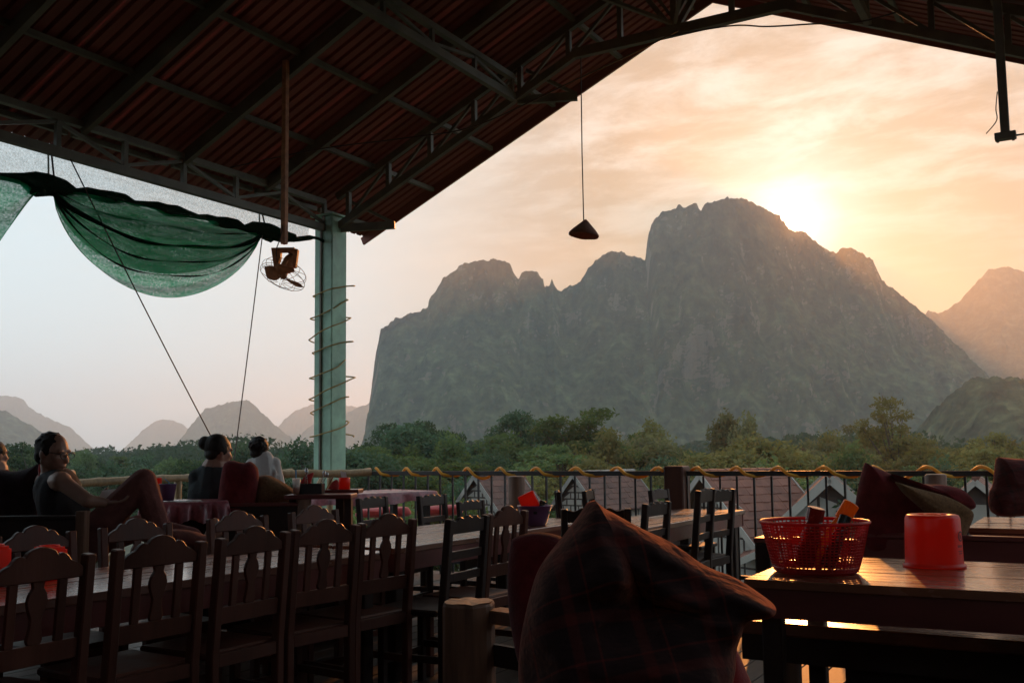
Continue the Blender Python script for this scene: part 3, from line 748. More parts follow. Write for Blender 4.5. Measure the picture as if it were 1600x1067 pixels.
e1 = Q @ Vector((1, 0, 0)); e2 = Q @ Vector((0, 1, 0))
for k in range(3):
    a = 2*PI*k/3+.5; d = e1*math.cos(a)+e2*math.sin(a); t_ = ax.cross(d)
    bl = MB(); n = 8
    for i in range(n+1):
        q = i/n; rr = .03+.155*q; wv = .025+.062*math.sin(min(1, q*1.15)*PI*.72)
        for j in range(5):
            s_ = (j/4-.5)*2; bl.v.append(tuple(hub+d*rr+t_*(wv*s_+.03*q)+ax*(.028*s_*(1-.4*q)-.008*s_*s_)))
    for i in range(n):
        for j in range(4): b = i*5+j; bl.f.append((b, b+1, b+6, b+5))
    o = bl.build('blade', M['rust'], fan, smooth=True); so = o.modifiers.new('thick', 'SOLIDIFY'); so.thickness = .004
cg = MB()
def ring(c, r): cg.tube([c+(e1*math.cos(2*PI*k/32)+e2*math.sin(2*PI*k/32))*r for k in range(33)], .0026, 5, cap=False)
ring(hub+ax*.02, .212); ring(hub-ax*.06, .19); ring(hub+ax*.06, .12)
for k in range(10):
    a = 2*PI*k/10; d = e1*math.cos(a)+e2*math.sin(a)
    cg.tube(smooth_pts([hub-ax*.075+d*.06, hub-ax*.06+d*.19, hub+ax*.02+d*.212, hub+ax*.06+d*.12, hub+ax*.07+d*.03], 4), .0022, 5)
cg.build('guard', M['rust'], fan)
MB().tube(smooth_pts([fp(444, 340), fp(438, 372, -.05), fp(432, 390, -.06), fp(434, 412, -.05), fp(441, 420)]), .005, 5).build('cable', M['wire'], fan)

# ------------------------------------------------------------------ trees
def leaf_mesh(name, clumps, n_per_m3, size, flat=.5, seed=0, droop=0.0):
    g = np.random.default_rng(seed); C = []
    for (cx, cy, cz, rx, ry, rz) in clumps:
        n = max(40, int(n_per_m3*rx*ry*rz*4.2))
        d = g.normal(size=(n, 3)); d /= np.linalg.norm(d, axis=1)[:, None]
        r = g.random(n)**.42
        p = d*r[:, None]
        p += g.normal(size=(n, 3))*.10
        C.append(p*np.array([rx, ry, rz])+np.array([cx, cy, cz]))
    C = np.concatenate(C); n = len(C)
    nr = g.normal(size=(n, 3)); nr[:, 2] = np.abs(nr[:, 2])+flat; nr /= np.linalg.norm(nr, axis=1)[:, None]
    a = np.cross(nr, g.normal(size=(n, 3))); a /= np.linalg.norm(a, axis=1)[:, None]
    b = np.cross(nr, a)
    s = size*(.55+.9*g.random(n))[:, None]
    a[:, 2] -= droop
    v = np.stack([C-a*s*.5, C+b*s*.27, C+a*s*.5, C-b*s*.27], 1).reshape(-1, 3)
    me = bpy.data.meshes.new(name); me.vertices.add(len(v)); me.vertices.foreach_set('co', v.ravel())
    me.loops.add(4*n); me.loops.foreach_set('vertex_index', np.arange(4*n, dtype=np.int32))
    me.polygons.add(n); me.polygons.foreach_set('loop_start', np.arange(0, 4*n, 4, dtype=np.int32)); me.update(calc_edges=True)
    return me
def limbs_mesh(name, h, clumps, r0, seed, lean=.4, z_from=.35):
    g = random.Random(seed); mb = MB()
    top = Vector((g.uniform(-lean, lean), g.uniform(-lean, lean), h*.82))
    def tr(q): return Vector((top.x*q*q, top.y*q*q, top.z*q))+Vector((.25*math.sin(q*5+seed), .2*math.cos(q*4+seed), 0))*q
    mb.tube([tr(k/10) for k in range(11)], [r0*(1.25 if k == 0 else 1-.085*k) for k in range(11)], 9)
    for c in clumps:
        q = max(z_from, min(.95, (c[2]-.6*h*.2)/(h*.82)*.72+g.uniform(-.06, .06)))
        a = tr(q); e = Vector(c[:3])+Vector((0, 0, -c[5]*.2))
        m = a.lerp(e, .5)+Vector((0, 0, -.06*(e-a).length+g.uniform(-.2, .4)))
        pts = smooth_pts([a, m, e], 4); rr = r0*(1-.8*q)
        mb.tube(pts, [max(.03, rr*(1-.8*k/(len(pts)-1))) for k in range(len(pts))], 6)
        for _ in range(2):
            e2 = e+Vector((g.uniform(-1, 1)*c[3]*.8, g.uniform(-1, 1)*c[4]*.8, g.uniform(-.3, .8)*c[5]))
            mb.tube([e, e.lerp(e2, .5)+Vector((0, 0, .1)), e2], [.035, .025, .012], 5)
    return mb.mesh(name, smooth=True)
def proto(kind, seed):
    g = random.Random(seed); cl = []
    if kind == 'spread':      # layered, flat topped, 12 m
        h = 12
        for k in range(15):
            a = g.uniform(0, 2*PI); r = g.uniform(.6, 5.6); z = g.uniform(8.2, 11.3)-.22*r
            cl.append((r*math.cos(a), r*math.sin(a), z, g.uniform(1.1, 1.9), g.uniform(1.1, 1.9), g.uniform(.42, .75)))
        for k in range(5):
            a = g.uniform(0, 2*PI); r = g.uniform(1.5, 4.0); cl.append((r*math.cos(a), r*math.sin(a), g.uniform(5.5, 7.6), g.uniform(.9, 1.4), g.uniform(.9, 1.4), g.uniform(.4, .7)))
        return h, cl, 60, .36, .9
    if kind == 'round':       # dense rounded, 10 m
        h = 10
        for k in range(26):
            a = g.uniform(0, 2*PI); q = g.random(); z = 3.2+6.2*q; R_ = 3.9*math.sin(PI*(.18+.74*q))
            r = R_*g.uniform(.35, .95); cl.append((r*math.cos(a), r*math.sin(a), z, g.uniform(1.0, 1.8), g.uniform(1.0, 1.8), g.uniform(.8, 1.3)))
        return h, cl, 42, .34, .4
    if kind == 'bushy':       # uneven, several heads, 9 m
        h = 9
        for k in range(22):
            a = g.uniform(0, 2*PI); z = g.uniform(1.6, 8.2); r = g.uniform(0, 3.1)*(1.15-z/14)
            cl.append((r*math.cos(a), r*math.sin(a), z, g.uniform(.7, 1.5), g.uniform(.7, 1.5), g.uniform(.7, 1.4)))
        return h, cl, 52, .30, .3
    if kind == 'feather':     # upright drooping plumes (bamboo like), 10 m
        h = 10
        for k in range(20):
            a = g.uniform(0, 2*PI); q = g.random(); r = .4+2.6*q*g.uniform(.5, 1); z = 9.4-4.5*q*g.uniform(.3, 1.2)
            cl.append((r*math.cos(a), r*math.sin(a), z, g.uniform(.5, .9), g.uniform(.5, .9), g.uniform(1.0, 1.7)))
        for k in range(6): a = g.uniform(0, 2*PI); cl.append((1.5*math.cos(a), 1.5*math.sin(a), g.uniform(3, 5), 1.2, 1.2, 1.5))
        return h, cl, 55, .34, .1
    if kind == 'tall':        # gaunt tree with separated heads, 14 m
        h = 14
        for k in range(12):
            a = g.uniform(0, 2*PI); r = g.uniform(.3, 3.4); z = g.uniform(9.5, 13.2)-.1*r
            cl.append((r*math.cos(a), r*math.sin(a), z, g.uniform(.8, 1.5), g.uniform(.8, 1.5), g.uniform(.5, .8)))
        for k in range(10):
            a = g.uniform(0, 2*PI); r = g.uniform(.6, 3.0); cl.append((r*math.cos(a), r*math.sin(a), g.uniform(4.5, 8.8), g.uniform(.9, 1.7), g.uniform(.9, 1.7), g.uniform(.7, 1.2)))
        return h, cl, 52, .36, .5
    h = 7.0                   # thicket: a tangle of small leaved growth
    for k in range(34):
        a = g.uniform(0, 2*PI); z = g.uniform(1.6, 6.5); r = g.uniform(0, 2.3)*(1.25-z/9)
        cl.append((r*math.cos(a), r*math.sin(a), z, g.uniform(.4, .85), g.uniform(.4, .85), g.uniform(.35, .75)))
    return h, cl, 330, .17, .4
PROTO = {}
def get_proto(kind, seed, leafkey):
    key = (kind, seed, leafkey)
    if key not in PROTO:
        bk = (kind, seed)
        if bk not in PROTO:
            h, cl, dens, size, flat = proto(kind, seed)
            PROTO[bk] = (h, leaf_mesh('crown', cl, dens, size, flat, seed*7+1, .35 if kind == 'feather' else 0), limbs_mesh('trunk', h, cl, {'shrub': .07, 'spread': .26}.get(kind, .22), seed))
        h, cm, tm = PROTO[bk]; cm = cm.copy(); cm.materials.clear(); cm.materials.append(M[leafkey])
        if not tm.materials: tm.materials.append(M['bark'])
        PROTO[key] = (h, cm, tm)
    return PROTO[key]
rt = random.Random(5)
def tree(kind, seed, leafkey, u, v, D, label, group=None, wide=1.0, name=None, cat='tree', base=None):
    """tree whose top is seen at (u, v) when standing D metres away, rooted on the valley floor"""
    top = at(u, v, D); h, cm, tm = get_proto(kind, seed, leafkey)
    gz = GZ if base is None else base
    hh = top.z-gz; s = hh/h
    o = thing(name or ('shrub' if kind == 'shrub' else 'tree'), label, cat, (top.x, top.y, gz), rt.uniform(0, 6.28), group)
    o.scale = (s*wide, s*wide, s)
    put('crown', cm, o); put('trunk', tm, o)
    return o
# trees one can tell apart
tree('spread', 3, 'leafdark', 805, 630, 100, 'flat topped spreading tree standing out below the left shoulder of the mountain', wide=.78)
tree('spread', 4, 'leaf', 922, 625, 96, 'tallest umbrella shaped tree above the tree line in the middle', wide=.95)
tree('spread', 5, 'leafdark', 612, 643, 105, 'dark spreading tree just right of the green column', wide=.62)
tree('spread', 6, 'leafdark', 676, 645, 100, 'dark flat topped tree second from the green column', wide=.55)
tree('tall', 7, 'leafolive', 1396, 612, 92, 'tall olive tree rising highest on the right against the haze', wide=.9)
tree('tall', 8, 'leafolive', 1345, 650, 98, 'broad olive brown tree beside the tall one on the right', wide=.8)
tree('tall', 9, 'leafolive', 1555, 652, 88, 'gaunt olive tree near the right edge above the far cushion', wide=.6)
tree('spread', 5, 'leafolive', 1478, 668, 90, 'flat crowned olive tree left of the gaunt one at the right', wide=.6)
tree('bushy', 16, 'leafolive', 1300, 672, 86, 'upright bushy tree left of the broad olive tree', wide=.7)
tree('tall', 8, 'leafdark', 870, 655, 98, 'dark slim tree between the two flat topped trees', wide=.5)
tree('feather', 10, 'leafpale', 1135, 655, 95, 'pale plumed bamboo clump right of the wooden post', wide=.85)
tree('feather', 11, 'leafpale', 1168, 660, 90, 'second pale bamboo plume right of the wooden post', wide=.7)
tree('bushy', 12, 'leafolive', 1030, 655, 92, 'slim olive tree left of the square wooden post', wide=.75)
tree('round', 13, 'leafdark', 640, 668, 88, 'big rounded dark tree filling the view beside the column', wide=1.15)
tree('spread', 14, 'leafdark', 62, 676, 80, 'layered dark tree beside the head of the reading man', wide=.8)
tree('round', 15, 'leafdark', 478, 676, 85, 'rounded dark tree just left of the green column', wide=.75)
tree('bushy', 16, 'leafdark', 392, 688, 105, 'dark leafy tree behind the child', wide=1.0)
tree('spread', 4, 'leafolive', 1598, 590, 640, 'lone small tree on the skyline of the low hill', wide=.7, base=at(1598, 606, 700).z-6)
tree('bushy', 18, 'leafbrown', 1215, 692, 80, 'dry reddish brown tree behind the tiled roofs', wide=.45)
tree('bushy', 19, 'leafbrown', 1268, 700, 85, 'second dry brownish tree farther right behind the roofs', wide=.45)
tree('round', 20, 'leafpale', 1000, 680, 86, 'pale grey green rounded tree left of the wooden post', wide=1.1)
# the rest of the belt of trees
kinds = [('round', 13), ('round', 15), ('bushy', 12), ('bushy', 16), ('tall', 9), ('tall', 8), ('spread', 6), ('feather', 11)]
def belt(u0, u1, n, v0, v1, d0, d1, keys, label, group, wide=(.8, 1.2)):
    for k in range(n):
        u = u0+(u1-u0)*(k+rt.uniform(.2, .8))/n; kd = rt.choice(kinds)
        tree(kd[0], kd[1], rt.choice(keys), u, rt.uniform(v0, v1), rt.uniform(d0, d1), label, group, rt.uniform(*wide))
belt(-120, 470, 16, 700, 716, 110, 200, ['leafdark', 'leaf'], 'dark tree in the low belt of trees behind the bamboo railing', 'trees behind the bamboo railing')
belt(-150, 480, 14, 712, 730, 60, 100, ['leafdark'], 'dark tree in the low belt of trees behind the bamboo railing', 'trees behind the bamboo railing')
belt(540, 800, 10, 672, 702, 75, 105, ['leafdark', 'leaf'], 'green tree in the belt between the column and the first tiled roof', 'trees left of the middle')
belt(780, 1060, 13, 680, 706, 72, 110, ['leaf', 'leafolive', 'leafpale', 'leafdark'], 'mixed green tree in the belt below the middle of the mountain', 'trees in the middle')
belt(1060, 1330, 13, 684, 712, 66, 105, ['leaf', 'leafolive', 'leafpale', 'leafdark'], 'olive tree in the belt right of the wooden post', 'trees right of the wooden post')
belt(1310, 1700, 16, 672, 706, 66, 115, ['leafolive', 'leafolive', 'leafpale', 'leaf'], 'olive tree in the belt at the right edge', 'trees at the right edge')
belt(540, 1700, 26, 706, 735, 58, 74, ['leafdark', 'leaf', 'leafolive'], 'low tree standing just beyond the tiled houses', 'low trees beyond the houses', (.9, 1.3))
HOUSES = ((690, 850, 40), (868, 1030, 42), (1085, 1260, 28), (1195, 1360, 24), (1470, 1600, 27))
def clear(u): return min([D for a, b, D in HOUSES if a < u < b] or [0])
for k in range(40):
    u = 470+k*30+rt.uniform(-10, 10); hD = clear(u)
    D = rt.uniform(hD+5, hD+14) if hD else rt.uniform(22, 38)
    tree('shrub', rt.choice((31, 32, 33)), rt.choice(('leafdark', 'leaf', 'leafolive')), u, rt.uniform(738, 762) if hD else rt.uniform(742, 790), D, 'leafy thicket seen through the black railing bars', 'thickets seen through the railing', rt.uniform(.7, 1.0), name='thicket')
# far wood, one mass
g = np.random.default_rng(3); pos = []
N = 5200
uu = g.uniform(-260, 1860, N); dd = 260+1040*g.random(N)**1.3
cen = np.empty((N, 3)); sz = np.empty((N, 3))
for i in range(N):
    x, r = ray(uu[i], 700); D = dd[i]
    if D > 1080 and 580 < uu[i] < 1600: D = 300+g.random()*700
    cen[i] = (D*(x*_c-_s), D*(x*_s+_c), 0)
    hh = (7+7*g.random())*(1+.25*math.sin(uu[i]*.013+D*.01)); sz[i] = (hh*.42, hh*.42, hh*.40); cen[i, 2] = GZ+hh*.62
K = 46
dv = g.normal(size=(N, K, 3)); dv /= np.linalg.norm(dv, axis=2)[..., None]; dv[..., 2] = np.abs(dv[..., 2])*1.1-.35
Cc = cen[:, None, :]+dv*sz[:, None, :]*(.75+.35*g.random((N, K, 1)))
Cc = Cc.reshape(-1, 3); n = len(Cc)
nr = dv.reshape(-1, 3)+g.normal(size=(n, 3))*.6; nr /= np.linalg.norm(nr, axis=1)[:, None]
a = np.cross(nr, g.normal(size=(n, 3))); a /= np.linalg.norm(a, axis=1)[:, None]; b = np.cross(nr, a)
s = (.6+.8*g.random(n))[:, None]*np.repeat(.0021*np.clip(dd, 260, 1000), K)[:, None]*1.1
vv = np.stack([Cc-a*s, Cc+b*s*.7, Cc+a*s, Cc-b*s*.7], 1).reshape(-1, 3)
me = bpy.data.meshes.new('far_wood'); me.vertices.add(len(vv)); me.vertices.foreach_set('co', vv.ravel()); me.loops.add(4*n)
me.loops.foreach_set('vertex_index', np.arange(4*n, dtype=np.int32)); me.polygons.add(n); me.polygons.foreach_set('loop_start', np.arange(0, 4*n, 4, dtype=np.int32)); me.update(calc_edges=True)
tag(put('far_wood', me, None, M['leafdark']), 'far wood covering the valley floor in the haze', 'wood', kind='stuff')

# ------------------------------------------------------------------ houses below the terrace
def house(label, P, rz, w, d, zwall, pitch, base, style='grid', tile='tile', over=.45, tiers=1, trimw=.12):
    """P = front top of the gable (apex); front faces local -Y, ridge runs along local +Y"""
    hgt = pitch*w/2; zr = P.z
    o = thing('house', label, 'house', (P.x, P.y, base), rz)
    Lz = zr-base; ze = Lz-hgt
    MB().prism([(-w/2, 0), (w/2, 0), (w/2, ze), (0, Lz-.05), (-w/2, ze)], (0, d/2, 0), (1, 0, 0), (0, 0, 1), (0, -1, 0), d).build('wall', M['timber'], o, world=False)
    # white panels between dark timbers on the gable front
    pw, ph = (.40, .27) if style == 'grid' else (1.0, .8)
    row = 0; z = max(0.3, ze-2.4)
    while z < Lz-.2:
        off = (row % 2)*pw/2 if style == 'grid' else 0
        x = -w/2+.05-off
        while x < w/2-.05:
            x0, x1 = max(x, -w/2+.05), min(x+pw-.07, w/2-.05)
            z1 = z+ph-.06
            lim = lambda q: Lz-pitch*abs(q)-.22
            if x1-x0 > .06:
                za, zb_ = min(z1, lim(x0)), min(z1, lim(x1))
                if max(za, zb_) > z+.05:
                    za, zb_ = max(za, z+.004), max(zb_, z+.004)
                    MB().prism([(x0, z), (x1, z), (x1, zb_), (x0, za)], (0, -.012, 0), (1, 0, 0), (0, 0, 1), (0, -1, 0), .022).build('wall_panel', M['white'], o, world=False)
            x += pw
        z += ph; row += 1
    # side panels
    for sx in (-1, 1):
        k = 0; y = .2
        while y < d-.5:
            MB().bb(sx*(w/2+.012)-.011, sx*(w/2+.012)+.011, y, y+pw*1.4-.08, max(.3, ze-1.6), ze-.25).build('wall_panel', M['white'], o, world=False); y += pw*1.4
    # roof: courses of tiles, each course a stepped strip
    sl = math.sqrt(1+pitch*pitch); n = max(7, int((w/2+over)*sl/.30)); tw = .26
    for sx in (-1, 1):
        for k in range(n):
            q0 = (w/2+over)*(1-k/n); q1 = (w/2+over)*(1-(k+1.12)/n); q1 = max(q1, 0)
            mb = MB(); y = -over; m = int((d+2*over)/tw)
            for i in range(m+1):
                yy = -over+i*tw; jit = .012*math.sin(i*2.1+k*1.3); up = .02*(i % 2)
                mb.v += [(sx*(q0+jit), yy, Lz-pitch*q0+.075+up*.4), (sx*q1, yy, Lz-pitch*q1+.055), (sx*(q0+jit), yy, Lz-pitch*q0+.02)]
                mb.v += [(sx*(q0+jit), yy+tw*.92, Lz-pitch*q0+.075+up*.4), (sx*q1, yy+tw*.92, Lz-pitch*q1+.055), (sx*(q0+jit), yy+tw*.92, Lz-pitch*q0+.02)]
                b_ = 6*i; mb.f += [(b_, b_+1, b_+4, b_+3), (b_, b_+3, b_+5, b_+2)]
                if i: p_ = 6*(i-1); mb.f += [(p_+3, p_+4, b_+1, b_)]
            mb.build('tile_course', M[tile], o, world=False)
        # deck under the tiles
        mb = MB(); e = w/2+over
        mb.add([(0, -over+.03, Lz+.02), (sx*e*.98, -over+.03, Lz-pitch*e*.98+.01), (sx*e*.98, d+over-.03, Lz-pitch*e*.98+.01), (0, d+over-.03, Lz+.02),
                (0, -over+.03, Lz-.03), (sx*e*.98, -over+.03, Lz-pitch*e*.98-.04), (sx*e*.98, d+over-.03, Lz-pitch*e*.98-.04), (0, d+over-.03, Lz-.03)],
               [(0, 1, 2, 3), (7, 6, 5, 4), (0, 4, 5, 1), (1, 5, 6, 2), (2, 6, 7, 3), (3, 7, 4, 0)])
        mb.build('roof_deck', M['timber'], o, world=False)
        for yy, nm in ((-over-.02, 'bargeboard'), (d+over+.02, 'bargeboard')):
            MB().bar((0, yy, Lz+.0), (sx*e, yy, Lz-pitch*e), .04, .16*trimw/.12).build(nm, M['white' if style != 'grid' else 'bargeboard'], o, world=False)
    rc = MB(); m = int((d+2*over)/.33)
    for i in range(m):
        yy = -over+i*.33; rc.tube([(0, yy, Lz+.075+.012*(i % 2)), (0, yy+.335, Lz+.085+.012*(i % 2))], [.10, .085], 7)
    rc.build('ridge_tiles', M[tile if style != 'grid' else 'bargeboard'], o, world=False)
    if tiers > 1:      # lower skirt roof
        for sx in (-1, 1):
            mb = MB(); e0, e1 = w/2+.1, w/2+1.3
            for k in range(4):
                a0, a1 = e0+(e1-e0)*k/4, e0+(e1-e0)*(k+1.1)/4
                mb.add([(sx*a0, -over, ze-.5-.45*(a0-e0)), (sx*a1, -over, ze-.5-.45*(a1-e0)+.05), (sx*a1, d+over, ze-.5-.45*(a1-e0)+.05), (sx*a0, d+over, ze-.5-.45*(a0-e0))], [(0, 1, 2, 3)])
            mb.build('skirt_roof', M[tile], o, world=False)
            MB().bar((sx*e0, -over, ze-.5), (sx*e1, -over, ze-.5-.45*1.2), .04, .16).build('bargeboard', M['white'], o, world=False)
    return o
P = at(746, 744, 40); house('small house with brick patterned white gable seen left of the log post', P, YAW-.62, 2.3, 2.7, 2.4, 1.2, GZ+2, 'grid', 'tiledark', over=.22)
P = at(900, 742, 42); house('small white walled house with grey edged roof seen behind the chairs', P, YAW-.70, 2.2, 4.2, 2.4, 1.15, GZ+2, 'grid', 'tiledark', over=.22)
P = at(1112, 742, 29); house('brown tiled house whose long roof slopes down right of the wooden post', P, YAW-1.0, 3.6, 2.6, 2.4, .95, GZ+2, 'plain', 'tile', tiers=2)
P = at(1296, 747, 25); house('house with white bargeboards pointing up behind the red basket', P, YAW-.30, 2.6, 5.0, 2.4, .92, GZ+2, 'plain', 'tile', over=.25, tiers=2, trimw=.16)
P = at(1524, 752, 28); house('tiled house with white bargeboard glimpsed between the right hand cushions', P, YAW-.45, 3.0, 5.0, 2.4, .9, GZ+2, 'plain', 'tile', over=.3)

# ------------------------------------------------------------------ chairs
def arc(pts): return pts
def chair_parts(root, style, wood):
    """local frame: width along X, back at y=0, front towards +Y"""
    hw = .19
    for sx in (-1, 1):
        MB().add([(sx*hw-.021, -.02, 0), (sx*hw+.021, -.02, 0), (sx*hw+.021, .022, 0), (sx*hw-.021, .022, 0),
                  (sx*hw-.021, -.022, .46), (sx*hw+.021, -.022, .46), (sx*hw+.021, .022, .46), (sx*hw-.021, .022, .46),
                  (sx*hw-.020, -.062, .93), (sx*hw+.020, -.062, .93), (sx*hw+.020, -.022, .935), (sx*hw-.020, -.022, .935)],
                 [(3, 2, 1, 0), (0, 1, 5, 4), (1, 2, 6, 5), (2, 3, 7, 6), (3, 0, 4, 7), (4, 5, 9, 8), (5, 6, 10, 9), (6, 7, 11, 10), (7, 4, 8, 11), (8, 9, 10, 11)]).build('back_post', wood, root, world=False, bevel=.005)
        MB().bb(sx*hw-.02, sx*hw+.02, .36, .40, 0, .43).build('front_leg', wood, root, world=False, bevel=.004)
        MB().bb(sx*hw-.011, sx*hw+.011, .022, .36, .19, .225).build('side_stretcher', wood, root, world=False)
    MB().bb(-.215, .215, .024, .42, .43, .462).build('seat', wood, root, world=False, bevel=.008)
    MB().bb(-.165, .165, .372, .388, .36, .429).build('apron', wood, root, world=False)
    MB().bb(-.168, .168, -.016, .006, .40, .455).build('seat_rail', wood, root, world=False, bevel=.003)
    MB().bb(-.178, .178, .37, .388, .16, .195).build('front_stretcher', wood, root, world=False)
    def yb(z): return -.0-.043*max(0, (z-.46)/.47)
    tilt = Matrix.Rotation(.09, 3, 'X')
    if style == 'A':
        prof = [(-.169, .855), (.169, .855)]
        top = []
        for k in range(33):
            x = .169-.338*k/32; q = abs(x)/.169
            if q < .36: z = .968-.020*(q/.36)**2+.004
            elif q < .68: z = .940+.014*math.sin((q-.36)/.32*PI)-.016*(q-.36)/.32
            else: z = .921+.004*math.sin((q-.68)/.32*PI)-.032*((q-.68)/.32)
            top.append((x, z))
        MB().prism(prof+top, (0, .045, 0), (1, 0, 0), (0, -.09, 1), (0, 1, 0), .024).build('crest_rail', wood, root, world=False, bevel=.004)
        MB().prism([(-.169, .575), (.169, .575), (.169, .645), (-.169, .645)], (0, .045, 0), (1, 0, 0), (0, -.09, 1), (0, 1, 0), .022).build('lower_rail', wood, root, world=False, bevel=.003)
        vs = [(.024, .645), (.03, .66), (.022, .70), (.02, .73), (.034, .765), (.040, .79), (.033, .815), (.02, .835), (.024, .855)]
        MB().prism(vs+[(-x, z) for x, z in reversed(vs)], (0, .047, 0), (1, 0, 0), (0, -.09, 1), (0, 1, 0), .016).build('splat', wood, root, world=False, bevel=.002)
        for sx in (-1, 1):
            MB().prism([(sx*.095-.017, .645), (sx*.095+.017, .645), (sx*.095+.017, .855), (sx*.095-.017, .855)], (0, .047, 0), (1, 0, 0), (0, -.09, 1), (0, 1, 0), .016).build('slat', wood, root, world=False, bevel=.002)
    else:
        top = []
        for k in range(25):
            x = .169-.338*k/24; q = abs(x)/.169
            top.append((x, .918+.018*math.cos(q*PI*.5)+.007*math.cos(q*PI*4)))
        MB().prism([(-.169, .85), (.169, .85)]+top, (0, .045, 0), (1, 0, 0), (0, -.09, 1), (0, 1, 0), .024).build('crest_rail', wood, root, world=False, bevel=.004)
        for z in (.60, .715):
            MB().prism([(-.169, z), (.169, z), (.169, z+.045), (-.169, z+.045)], (0, .047, 0), (1, 0, 0), (0, -.09, 1), (0, 1, 0), .02).build('slat', wood, root, world=False, bevel=.003)
CH = {}
def chair(x, y, face, label, style='A', wood='wood', sc=1.0, group=None):
    """face = heading of the chair's front, degrees counter-clockwise from +Y"""
    key = (style, wood)
    if key not in CH:
        r = thing('dining_chair', label, 'chair'); chair_parts(r, style, M[wood]); CH[key] = r
        o = r
    else: o = copy_tree(CH[key])
    o.location = (x, y, 0); o.rotation_euler = (0, 0, math.radians(face)); o.scale = (sc, sc, sc)
    tag(o, label, 'chair', group)
    return o
def at_u(u, x):      # y on the line x = const seen at column u
    return onx(u, 850, x).y
G1 = 'chairs along the near side of the long tables'; G2 = 'chairs along the far side of the long tables'; G3 = 'chairs near the railing'
names1 = ['carved wooden chair cut off by the left edge of the picture, in the front row', 'carved wooden chair second from the left in the front row',
          'carved wooden chair third from the left in the front row', 'carved wooden chair fourth from the left in the front row', 'carved wooden chair fifth from the left in the front row']
for u, lb in zip((46, 243, 393, 507, 601), names1):
    chair(-3.16+random.uniform(-.03, .03), at_u(u, -3.16), 88+random.uniform(-6, 6), lb, 'A', 'wood', group=G1)
names2 = ['carved chair on the far side of the table nearest the left edge', 'carved chair at the far side of the table beside the legs of the reading man', 'carved chair at the far side of the table in front of the woman',
          'dark carved chair across the table, just left of the log bench post']
for u, lb, sc in zip((62, 219, 378, 497), names2, (.985, .985, .985, .985)):
    chair(-4.28, at_u(u, -4.28), -90+random.uniform(-8, 8), lb, 'A', 'wood', sc, group=G2)
p = onx(588, 775, -4.95); chair(p.x, p.y, -85, 'dark ladder back chair standing before the red tablecloth', 'B', 'wooddark', group=G2)
p = onx(681, 775, -4.72); chair(p.x, p.y, -88, 'dark ladder back chair between the red tablecloth and the first tiled house', 'B', 'wooddark', group=G2)
p = onx(741, 785, -4.60); chair(p.x, p.y, -92, 'small dark chair in front of the brick patterned house gable', 'B', 'wooddark', .93, group=G3)
chair(-2.96, at_u(721, -2.96), 92, 'black ladder back chair behind the log stump', 'B', 'wooddark', group=G1)
chair(-2.98, at_u(784, -2.98), 88, 'reddish carved chair beside the purple bowl', 'A', 'wood', group=G1)
p = at(878, 766, 8.9); chair(p.x, p.y, -60, 'dark chair by the railing right of the purple bowl, left one of a pair', 'B', 'wooddark', group=G3)
p = at(926, 763, 9.0); chair(p.x, p.y, -75, 'dark chair by the railing above the plaid cushion tip, right one of a pair', 'B', 'wooddark', group=G3)
p = at(930, 792, 6.1); chair(p.x, p.y, 30, 'dark chair facing away, half hidden by the plaid cushion tip', 'B', 'wooddark', group=G3)
p = onx(1017, 782, -2.5); chair(p.x, p.y, 90, 'dark ladder back chair pushed under the small table left of the wooden post', 'B', 'wooddark', 1.01, group=G3)
p = onx(1036, 768, -3.34); chair(p.x, p.y, -90, 'dark chair on the far side of the small table, left of the wooden post', 'B', 'wooddark', group=G3)
p = onx(1093, 763, -2.44); chair(p.x, p.y, 95, 'tall dark ladder back chair right in front of the wooden post', 'B', 'wooddark', 1.07, group=G3)
p = onx(1120, 768, -2.46); chair(p.x, p.y, 85, 'dark ladder back chair rightmost at the small table beyond the plaid cushion', 'B', 'wooddark', 1.05, group=G3)

# ------------------------------------------------------------------ tables
def table(label, x0, x1, y0, y1, z=.75, along='y', n=4, wood='woodtop', frame='redwood', apron=.10, legs=True, name='dining_table', lean=0.0, group=None):
    o = thing(name, label, 'table', ((x0+x1)/2, (y0+y1)/2, 0), lean, group)
    w, d = x1-x0, y1-y0
    if along == 'y':
        pw = w/n
        for k in range(n): MB().bb(-w/2+k*pw+.003, -w/2+(k+1)*pw-.003, -d/2, d/2, z-.035, z+random.uniform(-.0015, .0015)).build('plank', M[wood], o, world=False, bevel=.004)
    else:
        pw = d/n
        for k in range(n): MB().bb(-w/2, w/2, -d/2+k*pw+.003, -d/2+(k+1)*pw-.003, z-.035, z+random.uniform(-.0015, .0015)).build('plank', M[wood], o, world=False, bevel=.004)
    for sy in (-1, 1): MB().bb(-w/2+.012, w/2-.012, sy*(d/2-.03)-.014, sy*(d/2-.03)+.014, z-.035-apron, z-.0355).build('apron', M[frame], o, world=False)
    for sx in (-1, 1): MB().bb(sx*(w/2-.03)-.014, sx*(w/2-.03)+.014, -d/2+.045, d/2-.045, z-.035-apron, z-.0355).build('apron', M[frame], o, world=False)
    if legs:
        for sx in (-1, 1):
            for sy in (-1, 1): MB().bb(sx*(w/2-.09)-.04, sx*(w/2-.09)+.04, sy*(d/2-.11)-.04, sy*(d/2-.11)+.04, 0, z-.036).build('leg', M['wooddark'], o, world=False, bevel=.006)
    return o
table('long varnished plank table behind the front row of chairs', -4.16, -3.36, 1.0, 4.40, n=4, lean=-.03)
table('second long plank table with the purple bowl on it', -4.28, -3.36, 4.55, 7.15, n=4, lean=-.02)
table('small plank table with red apron left of the wooden post', -3.22, -2.62, 6.30, 8.55, n=3, z=.76)
